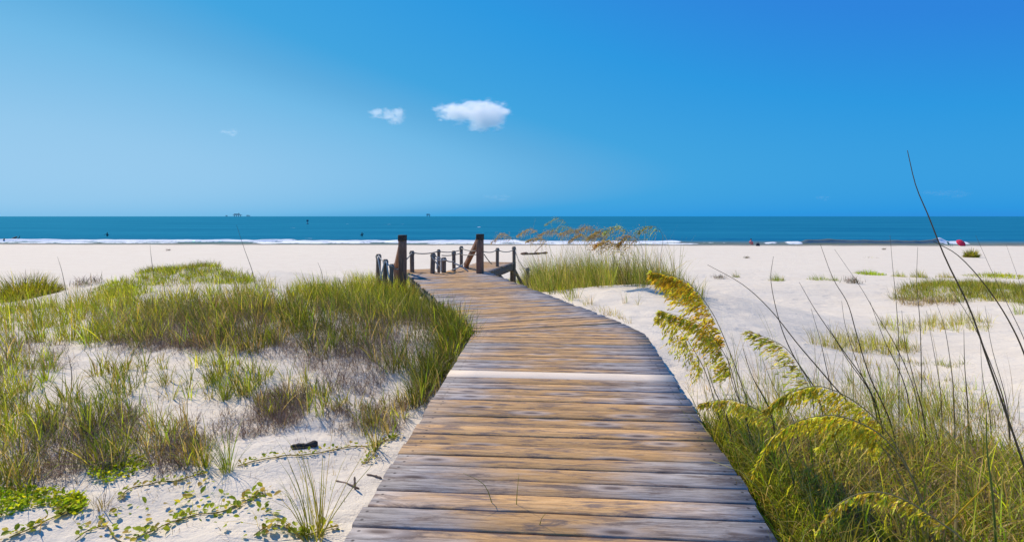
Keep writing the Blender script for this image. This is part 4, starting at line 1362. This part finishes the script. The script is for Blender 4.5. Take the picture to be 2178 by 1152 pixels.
LC = [([(503, 478), (520, 530), (537, 578)], (545, 615), 'thin bare stem above the left mound with its tip in the sea'),
      ([(676, 558), (684, 580)], (690, 622), 'short bare stem above the dune grass left of the handrail'),
      ([(319, 520), (322, 550)], (328, 590), 'thin bare stem on top of the left mound'),
      ([(122, 545), (132, 578)], (142, 625), 'bare stem standing in the gap between bush and left mound'),
      ([(145, 755), (152, 790)], (152, 830), 'forked dead twig standing in the left sand patch'),
      ([(980, 640), (978, 665)], (975, 712), 'dark stalk rising in front of the boardwalk corner')]
for (pth, bs, lab) in LC:
    culm(lab, pth, bs, G(*bs)[1] - .1, .006 if pth[0][1] < 700 else .004, (.16, .14, .10), group='bare grass stems on the left dune')
# a leaning yellow reed at the lower right, and green reeds
culm('bright yellow reed leaning right at the bottom right corner', [(2105, 1025), (2040, 1090), (1985, 1150)], (1930, 1215), 2.6, .0062, (.52, .36, .03), None)
culm('thick upright green reed near the bottom right corner', [(2098, 880), (2100, 960), (2112, 1060), (2118, 1150)], (2122, 1230), 2.6, .006, (.13, .19, .05), None)


# ------------------------------------------------------------------ creeping vines
def leaf_mesh(name, col):
    pts = [(0, 0, 0), (.32, .30, .10), (.70, .30, .12), (1.0, 0, .02), (.70, -.30, .12), (.32, -.30, .10), (.35, 0, 0), (.7, 0, .02)]
    f = [(0, 6, 1), (1, 6, 7, 2), (2, 7, 3), (0, 5, 6), (5, 4, 7, 6), (4, 3, 7)]
    me = bpy.data.meshes.new(name); me.from_pydata(pts, [], f); me.update()
    colour_mesh(me, col); me.materials.append(M_LEAF)
    return me


LEAVES = [leaf_mesh('leaf', c) for c in [(.36, .42, .025), (.44, .48, .03), (.25, .33, .02), (.54, .46, .06), (.17, .24, .02), (.40, .30, .08)]]


def vine(label, path, nleaf, size, spread, seed, stem=True):
    r = np.random.default_rng(seed)
    g = np.array([G(*p) for p in path])
    c = spline(g, 40) if len(g) > 2 else np.linspace(g[0], g[1], 40)
    c[:, 2] = H(c[:, 0], c[:, 1]) + .008
    e = empty('creeping_vine', c[0], label, 'vine', 'creeping vines on the left sand')
    if stem:
        me = tube('stem', c, .004, M_DRY, 4); colour_mesh(me, (.33, .26, .09)); link('stem', me, e)
    for k in range(nleaf):
        i = r.integers(0, 40)
        a = r.uniform(0, 6.28); d = abs(r.normal(0, spread))
        x, y = c[i, 0] + math.cos(a) * d, c[i, 1] + math.sin(a) * d
        if deck_dist(np.array([x]), np.array([y]))[0] < .03: continue
        z = Hs(x, y) + r.uniform(.004, .035)
        o = bpy.data.objects.new('leaf', LEAVES[r.integers(0, len(LEAVES))]); C.objects.link(o)
        o.parent = e; o.location = Vector((x, y, z)) - Vector(e.location)
        o.rotation_euler = (r.normal(0, .35), r.normal(-.3, .35), r.uniform(0, 6.28))
        s_ = size * .86 * r.uniform(.5, 1.3); o.scale = (s_, s_, s_)
    return e


vine('straight creeping vine with small leaves running from tuft to boardwalk', [(505, 992), (560, 978), (650, 968), (740, 952), (840, 935)], 120, .032, .014, 1)
vine('curved creeping vine arching on the bare sand in the lower left', [(250, 1062), (290, 1036), (340, 1026), (390, 1020), (436, 1006)], 62, .034, .016, 2)
vine('leafy vine along the bottom edge of the lower left sand', [(290, 1145), (350, 1118), (410, 1098), (470, 1090), (520, 1068), (560, 1050)], 120, .05, .045, 3)
vine('vine with bright leaves in the bottom left corner', [(20, 1145), (60, 1128), (100, 1108), (140, 1092), (170, 1080)], 60, .048, .03, 4)
vine('scattered vine leaves lying on the open sand below the curved vine', [(200, 1100), (300, 1092), (400, 1070), (360, 1048), (480, 1050), (540, 1100), (600, 1092)], 80, .05, .14, 5, False)
vine('short leafy vine at the foot of the splayed grass clump', [(540, 1140), (580, 1118), (620, 1130), (650, 1140), (720, 1120)], 60, .05, .03, 6)
vine('vine leaves on the sand at the bottom left of the leafy bottom vine', [(160, 1150), (220, 1120), (250, 1150), (300, 1170)], 34, .045, .06, 7)
vine('small vine climbing to the boardwalk edge on the left', [(775, 985), (800, 960), (815, 940), (850, 925)], 70, .036, .035, 8)


def cover(name, label, polys, n, size, pal):
    s_ = Soup()
    for poly, m in polys:
        p = ground_poly(poly, m)
        N_ = len(p); p[:, 2] += rng.uniform(0, .04, N_)
        d = rng.normal(0, 1, (N_, 3)); d[:, 2] = np.abs(d[:, 2]) * .5
        spikelets(s_, p, d, size, size * .6, pal)
    return tag(s_.build(name), label, 'ground cover', kind='stuff')


cover('ground_cover', 'bright green leafy ground cover on the lower left sand',
      [([(-50, 1050), (60, 1040), (130, 1048), (180, 1060), (170, 1085), (80, 1078), (20, 1100), (-50, 1110)], 900),
       ([(185, 1020), (200, 985), (280, 965), (330, 990), (230, 1035)], 460),
       ([(125, 1095), (140, 1060), (180, 1055), (180, 1090)], 260)], 0, .032, LIME + LIME + GREEN[:1] + [(.40, .44, .03)])


# ------------------------------------------------------------------ small things on the sand
def log(name, label, cat, pts, rad, mat, twist=.15, sides=9, group=None, parts=()):
    pts = spline(pts, 12)
    base = pts.mean(0)
    e = empty(name, base, label, cat, group)
    rr = np.asarray(rad) if not np.isscalar(rad) else np.full(12, rad)
    rr = rr * np.exp(rng.normal(0, twist, 12)); rr[0] *= .6; rr[-1] *= .6
    link('trunk', tube('trunk', pts, rr, mat, sides, False), e)
    for (p, r) in parts:
        p = spline(p, 6)
        link('branch', tube('branch', p, np.linspace(r, r * .5, 6), mat, 6), e)
    return e


g1, g2 = G(618, 952), G(676, 948)
log('driftwood_piece', 'black piece of driftwood half buried in the sand above the straight vine', 'driftwood',
    [g1 + [0, 0, .012], (g1 + g2) / 2 + [0, .01, .008], g2 + [0, 0, .02]], np.linspace(.016, .026, 12), M_CHAR, .2,
    parts=[([g1 + [.02, -.03, .004], (g1 + g2) / 2 + [0, -.035, .006], g2 + [-.03, -.03, .012]], .010)])
a, b = G(714, 1023), G(764, 1040)
log('fallen_twig', 'brown twig lying on the sand beside the splayed grass clump', 'twig', [a + [0, 0, .006], (a + b) / 2 + [0, 0, .012], b + [0, 0, .006]], .006, M_POST, .2)
a = G(756, 1040)
log('broken_stalk', 'short broken stalk standing upright by the fallen twig', 'stalk', [a - [0, 0, .03], a + [-.004, 0, .04], a + [-.006, 0, .085]], .007, M_POST, .15)
a, b = G(780, 1010), G(812, 1018)
log('fallen_twig', 'dark twig touching the left edge of the boardwalk', 'twig', [a + [0, 0, .006], (a + b) / 2 + [0, 0, .01], b + [0, 0, .004]], .007, M_POST, .2)
a, b = G(1108, 542), G(1165, 540)
log('driftwood_log', 'brown driftwood log with a raised branch on the sand behind the walkway', 'driftwood',
    [a + [0, 0, .12], (a + b) / 2 + [0, 0, .08], b + [0, 0, .14]], .09, M_POSTR, .3,
    parts=[([(a + b) / 2 + [0, 0, .2], (a + b) / 2 + [.6, 0, .8], (a + b) / 2 + [1.2, 0, 1.35]], .045)])
a, b = G(-20, 516), G(38, 515)
log('driftwood_log', 'dark driftwood trunk with stubs at the water line, far left', 'driftwood',
    [a + [0, 0, .2], (a + b) / 2 + [0, 0, .22], b + [0, 0, .3]], .26, M_POST, .2,
    parts=[([b + [-1.5, 0, .2], b + [-1.0, 0, .6], b + [-.2, 0, 1.0]], .28), ([a + [2.4, 0, .2], a + [2.4, 0, .5], a + [2.5, 0, .8]], .16),
           ([b + [-.4, 0, .3], b + [.2, 0, .8], b + [.35, 0, 1.2]], .12)])
for k, (px, py, w, lab) in enumerate([(1588, 549, .25, 'small dark lump of seaweed on the far right sand'), (1880, 531, .22, 'dark speck of seaweed near the breaking wave'),
                                      (1815, 602, .5, 'grey patch of washed up stalks in front of the lime plants'), (358, 533, .5, 'flat patch of seaweed on the beach behind the left mound'),
                                      (1530, 592, .8, 'thin flat line of dead stalks left of the small dark tuft'), (190, 605, 1.2, 'dark line of washed up weed left of the mound')]):
    g = G(px, py)
    s_ = Soup(); brush(s_, g[None, :] + np.column_stack([np.linspace(-w, w, 14) * .3, rng.normal(0, w * .08, 14), np.zeros(14)]), 12, .2, BROWN + DEEP[:1], .012)
    e = empty('seaweed_patch', g, lab, 'seaweed', 'seaweed washed up on the beach'); tag(s_.build('strands', M_DRY, e), kind='stuff')


# ------------------------------------------------------------------ people, umbrella and chair by the water
def skin_body(name, joints, bones, mat):
    me = bpy.data.meshes.new(name)
    me.from_pydata([j[0] for j in joints], bones, [])
    me.update()
    o = bpy.data.objects.new(name, me); C.objects.link(o)
    md = o.modifiers.new('skin', 'SKIN'); md.use_smooth_shade = True
    sv = me.skin_vertices[0].data
    for k, j in enumerate(joints):
        sv[k].radius = (j[1], j[1] * .85); sv[k].use_root = (k == 0)
    sb = o.modifiers.new('sub', 'SUBSURF'); sb.levels = 1; sb.render_levels = 2
    me.materials.append(mat)
    return o


M_SKIN = mat_plain('skin', (.30, .17, .11), .6, 4, .06)
M_HAIR = mat_plain('dark_hair', (.03, .022, .018), .7, 30)
M_DARK = mat_plain('dark_swimwear', (.03, .035, .05), .8, 10)
M_RED = mat_plain('red_fabric', (.55, .025, .07), .75, 3, .10)
M_PINK = mat_plain('pink_fabric', (.62, .22, .24), .75, 3, .10)
M_TEAL = mat_plain('teal_fabric', (.02, .24, .20), .75, 3, .10)
M_STEEL = mat_plain('steel', (.35, .36, .38), .4, 5, .1)


def head_parts(e, hp, sc=1.0):
    """hair cap, a child of the person"""
    import bmesh
    bm = bmesh.new(); bmesh.ops.create_uvsphere(bm, u_segments=14, v_segments=9, radius=.115 * sc)
    for v in list(bm.verts):
        if v.co.z < -.02 and v.co.y < .03: bm.verts.remove(v)
    me = bpy.data.meshes.new('hair'); bm.to_mesh(me); bm.free(); me.materials.append(M_HAIR)
    o = bpy.data.objects.new('hair', me); C.objects.link(o); o.parent = e; o.location = Vector(hp) + Vector((0, .012, .03))
    return o


def swimmer(px, py, label, arms):
    Yd = (CAMZ - .0) * FPX / (py + 5 - HY)
    X = (px - CX) / FPX * Yd
    J = [((0, 0, -.15), .16), ((0, 0, .12), .145), ((0, 0, .38), .18), ((0, 0, .52), .07), ((0, 0, .60), .075), ((0, -.01, .72), .105), ((0, -.005, .80), .07),
         ((-.2, 0, .46), .065), ((.2, 0, .46), .065)]
    B = [(0, 1), (1, 2), (2, 3), (3, 4), (4, 5), (5, 6), (2, 7), (2, 8)]
    k = len(J)
    for sgn, (ex, ez, hx, hz), sh in ((-1, arms[0], 7), (1, arms[1], 8)):
        J += [((sgn * ex, -.05, ez), .05), ((sgn * hx, -.15, hz), .04), ((sgn * (hx + .07), -.2, hz), .035)]
        B += [(sh, k), (k, k + 1), (k + 1, k + 2)]; k += 3
    J += [((-.1, 0, -.6), .08), ((.1, 0, -.6), .08), ((-.1, 0, -1.0), .06), ((.1, 0, -1.0), .06)]
    B += [(0, k), (0, k + 1), (k, k + 2), (k + 1, k + 3)]
    o = skin_body('person', J, B, M_DARK if 'dark' in label else M_SKIN)
    o.location = (X, Yd, 0)
    tag(o, label, 'person', 'bathers standing in the sea')
    head_parts(o, (0, -.005, .74))
    return o


swimmer(228, 497, 'person in dark clothing standing waist deep in the sea at left, arms out', ((.42, .40, .62, .30), (.36, .30, .50, .12)))
swimmer(770, 497, 'person in dark clothing standing waist deep in the sea left of the left handrail', ((.30, .25, .34, .05), (.34, .36, .42, .60)))


def sitter(px, py, label, mat, sx=1.0):
    g = G(px, py)
    J = [((0, 0, .14), .17), ((.03, .05, .38), .15), ((.05, .06, .58), .17), ((.05, .05, .70), .07), ((.05, .03, .78), .075), ((.05, .0, .90), .105), ((.05, .01, .99), .06),
         ((-.14, .05, .62), .07), ((.24, .05, .62), .07), ((-.22, -.14, .42), .055), ((.32, -.14, .42), .055), ((-.14, -.36, .36), .045), ((.24, -.36, .36), .045),
         ((-.12, -.42, .42), .09), ((.14, -.42, .42), .09), ((-.13, -.70, .08), .06), ((.15, -.70, .08), .06), ((-.13, -.88, .06), .045), ((.15, -.88, .06), .045)]
    B = [(0, 1), (1, 2), (2, 3), (3, 4), (4, 5), (5, 6), (2, 7), (2, 8), (7, 9), (8, 10), (9, 11), (10, 12), (0, 13), (0, 14), (13, 15), (14, 16), (15, 17), (16, 18)]
    o = skin_body('person', J, B, mat)
    o.location = g; o.rotation_euler = (0, 0, 2.6)
    tag(o, label, 'person')
    head_parts(o, (.05, .0, .91))
    return o


sitter(1598, 522, 'person in faded red sitting on the wet sand at the water line', M_PINK)
# a dark bag beside the sitter
g = G(1612, 523)
import bmesh
bm = bmesh.new(); bmesh.ops.create_cube(bm, size=1.0)
for v in bm.verts: v.co = Vector((v.co.x * (.55 if v.co.z < 0 else .42), v.co.y * (.34 if v.co.z < 0 else .22), v.co.z * .40 + .20))
bmesh.ops.bevel(bm, geom=list(bm.edges), offset=.05, segments=2, affect='EDGES')
me = bpy.data.meshes.new('beach_bag'); bm.to_mesh(me); bm.free(); me.materials.append(M_DARK)
e = empty('beach_bag', g, 'dark beach bag on the sand beside the sitting person', 'bag')
o = bpy.data.objects.new('body', me); C.objects.link(o); o.parent = e
for sy in (-.1, .1):
    o = bpy.data.objects.new('handle', tube('handle', [(-.14, sy, .36), (-.1, sy, .52), (0, sy, .57), (.1, sy, .52), (.14, sy, .36)], .015, M_DARK, 5)); C.objects.link(o); o.parent = e

# umbrella lying open, tilted on the sand
g = G(2040, 523)
e = empty('beach_umbrella', g, 'red beach umbrella open and tilted on the sand at the right waterline', 'umbrella')
R_ = .68
e.rotation_euler = (math.radians(48), math.radians(8), 0)
bm = bmesh.new()
rings = []
for i, (rr, zz) in enumerate([(.06, .42), (.25, .39), (.47, .29), (.62, .16), (R_, .06)]):
    ring = []
    for k in range(16):
        a = k * math.pi / 8
        rs = rr * (1 if k % 2 == 0 else (.965 if i else 1))
        ring.append(bm.verts.new((rs * math.cos(a), rs * math.sin(a), zz + .33)))
    rings.append(ring)
for r0, r1 in zip(rings, rings[1:]):
    for k in range(16): bm.faces.new((r0[k], r0[(k + 1) % 16], r1[(k + 1) % 16], r1[k]))
bm.faces.new(rings[0])
me = bpy.data.meshes.new('canopy'); bm.to_mesh(me); bm.free(); me.materials.append(M_RED)
o = bpy.data.objects.new('canopy', me); C.objects.link(o); o.parent = e
o = bpy.data.objects.new('pole', tube('pole', [(0, 0, -.5), (0, 0, .3), (0, 0, .80)], .017, M_STEEL, 8)); C.objects.link(o); o.parent = e
for k in range(8):
    a = k * math.pi / 4
    o = bpy.data.objects.new('rib', tube('rib', [(0, 0, .44), (.3 * math.cos(a), .3 * math.sin(a), .66), (.66 * math.cos(a), .66 * math.sin(a), .385)], .006, M_STEEL, 4)); C.objects.link(o); o.parent = e
e.location = (g[0], g[1], g[2] + .16)

# low teal beach chair
g = G(2022, 524)
e = empty('beach_chair', g, 'low teal beach chair left of the red umbrella', 'chair')
e.rotation_euler = (0, 0, .5)


def cpart(nm, me):
    o = bpy.data.objects.new(nm, me); C.objects.link(o); o.parent = e; return o


cpart('seat', beam('seat', (-.25, 0, .20), (.25, 0, .20), .46, .025, M_TEAL))
cpart('backrest', beam('backrest', (-.25, .30, .46), (.25, .30, .46), .025, .52, M_TEAL, up=(0, .45, .9)))
for sx in (-.27, .27):
    cpart('leg', tube('leg', [(sx, -.22, -.05), (sx, 0, .19), (sx, .12, .30)], .014, M_STEEL, 6))
    cpart('leg', tube('leg', [(sx, .28, -.05), (sx, .05, .2), (sx, -.24, .24)], .014, M_STEEL, 6))
    cpart('armrest', beam('armrest', (sx, -.2, .42), (sx, .3, .42), .04, .02, M_STEEL))

# ------------------------------------------------------------------ platforms on the horizon
M_RIG = mat_plain('rig_steel', (.10, .14, .19), .7, .05, .2)


def rig(px, Yd, w, h, label, derrick=1.0):
    X = (px - CX) / FPX * Yd
    e = empty('offshore_platform', (X, Yd, 0), label, 'oil platform', 'platforms on the horizon')

    def pp(nm, me):
        o = bpy.data.objects.new(nm, me); C.objects.link(o); o.parent = e
    for sx in (-.32, .32):
        for sy in (-.3, .3):
            pp('leg', tube('leg', [(sx * w, sy * w, -10), (sx * w * .85, sy * w, h * .5)], w * .035, M_RIG, 6))
    pp('deck', beam('deck', (-w / 2, 0, h * .52), (w / 2, 0, h * .52), w * .7, h * .12, M_RIG, .3))
    pp('deck', beam('deck', (-w * .42, 0, h * .72), (w * .36, 0, h * .72), w * .6, h * .10, M_RIG, .3))
    pp('module', beam('module', (-w * .35, 0, h * .85), (0, 0, h * .85), w * .4, h * .20, M_RIG, .3))
    pp('derrick', tube('derrick', [(w * .2, 0, h * .7), (w * .2, 0, h * (.9 + .35 * derrick))], [w * .10, w * .03], M_RIG, 4))
    pp('crane', tube('crane', [(-w * .3, 0, h * .8), (-w * .52, 0, h * 1.05)], w * .02, M_RIG, 5))


rig(505, 6500, 80, 34, 'large oil platform on the left horizon')
rig(528, 6900, 40, 20, 'small oil platform just right of the large left one', .3)
rig(482, 6900, 22, 18, 'smallest oil platform just left of the large left one', .2)
rig(911, 6700, 46, 34, 'oil platform on the horizon above the left handrail', .6)
# channel marker
Yd = CAMZ * FPX / (476 - HY)
e = empty('channel_marker', ((654 - CX) / FPX * Yd, Yd, 0), 'small dark channel marker in the sea between the two platforms', 'marker')
for nm, me in (('pole', tube('pole', [(0, 0, -2), (0, 0, 2.2)], .12, M_RIG, 6)), ('board', beam('board', (-.6, 0, 1.9), (.6, 0, 1.9), .08, 1.0, M_RIG)),
               ('float', tube('float', [(0, 0, -.4), (0, 0, .1), (0, 0, .5)], [.5, .7, .4], M_RIG, 8))):
    o = bpy.data.objects.new(nm, me); C.objects.link(o); o.parent = e


# ------------------------------------------------------------------ clouds (volumes of real size, far out over the sea)
def mat_cloud(name, dens, seed, thr, sharp=5.0, flat=0.0):
    m, nt, out = new_mat(name)
    tc = N(nt, 'ShaderNodeTexCoord')
    mp = N(nt, 'ShaderNodeMapping'); mp.inputs['Location'].default_value = (seed * 3.7, seed * 1.3, seed * 2.1)
    nt.links.new(tc.outputs['Object'], mp.inputs[0])
    n = noise(nt, mp.outputs[0], 2.9, 9, .66, .3)
    ln = N(nt, 'ShaderNodeVectorMath', operation='LENGTH'); nt.links.new(tc.outputs['Object'], ln.inputs[0])

    def ball(c0, r0):
        dv = N(nt, 'ShaderNodeVectorMath', operation='DISTANCE'); nt.links.new(tc.outputs['Object'], dv.inputs[0])
        dv.inputs[1].default_value = c0
        return math_(nt, 'SUBTRACT', 1.0, math_(nt, 'DIVIDE', dv.outputs['Value'], r0))
    f = math_(nt, 'MAXIMUM', ball((.42, 0, .12), .52), ball((-.36, 0, .12), .48))
    f = math_(nt, 'MAXIMUM', f, math_(nt, 'MAXIMUM', ball((.02, 0, .06), .58), ball((.30, 0, -.22), .52)))
    f = math_(nt, 'ADD', math_(nt, 'MULTIPLY', f, .55), math_(nt, 'MULTIPLY_ADD', n, 1.45, -.22))
    f = math_(nt, 'MULTIPLY', math_(nt, 'SUBTRACT', f, thr), sharp, clamp=True)
    edge = math_(nt, 'MULTIPLY', math_(nt, 'SUBTRACT', 1.0, ln.outputs['Value']), 6.0, clamp=True)
    d = math_(nt, 'MULTIPLY', math_(nt, 'MULTIPLY', f, edge), dens)
    pv = N(nt, 'ShaderNodeVolumePrincipled', Anisotropy=.5)
    pv.inputs['Color'].default_value = (.98, .98, .985, 1)
    nt.links.new(d, pv.inputs['Density'])
    nt.links.new(pv.outputs[0], out.inputs['Volume'])
    return m


def cloud(label, px, py, wpx, hpx, Yd, dens, seed, thr):
    c = P(px, py, Yd)
    bm = bmesh.new(); bmesh.ops.create_icosphere(bm, subdivisions=3, radius=1.0)
    me = bpy.data.meshes.new('cloud'); bm.to_mesh(me); bm.free()
    me.materials.append(mat_cloud('cloud_vapour', dens, seed, thr))
    o = bpy.data.objects.new('cloud', me); C.objects.link(o)
    o.location = c
    sx = wpx / 2 / FPX * Yd; sz = hpx / 2 / FPX * Yd
    o.scale = (sx, (sx + sz) / 2, sz)
    return tag(o, label, 'cloud', 'small clouds over the sea')


cloud('largest white puffy cloud in the middle of the sky', 1002, 245, 200, 104, 3000, .026, 4, .62)
cloud('small wispy cloud left of the largest one', 823, 246, 104, 70, 3000, .014, 8, .70)
cloud('faint smallest wisp of cloud far left of the others', 486, 282, 60, 34, 3000, .006, 12, .74)
cloud('tiny faint cloud low over the horizon below the largest cloud', 1052, 420, 90, 30, 5000, .0016, 15, .72)
cloud('tiny faint cloud low over the right horizon', 1748, 421, 46, 24, 5000, .0022, 19, .70)
cloud('faint smudge of cloud low over the far right horizon', 2010, 412, 150, 40, 5000, .0010, 23, .74)
print('objects', len(bpy.data.objects), 'tris', sum(len(m.loops) - 2 * len(m.polygons) for m in bpy.data.meshes))
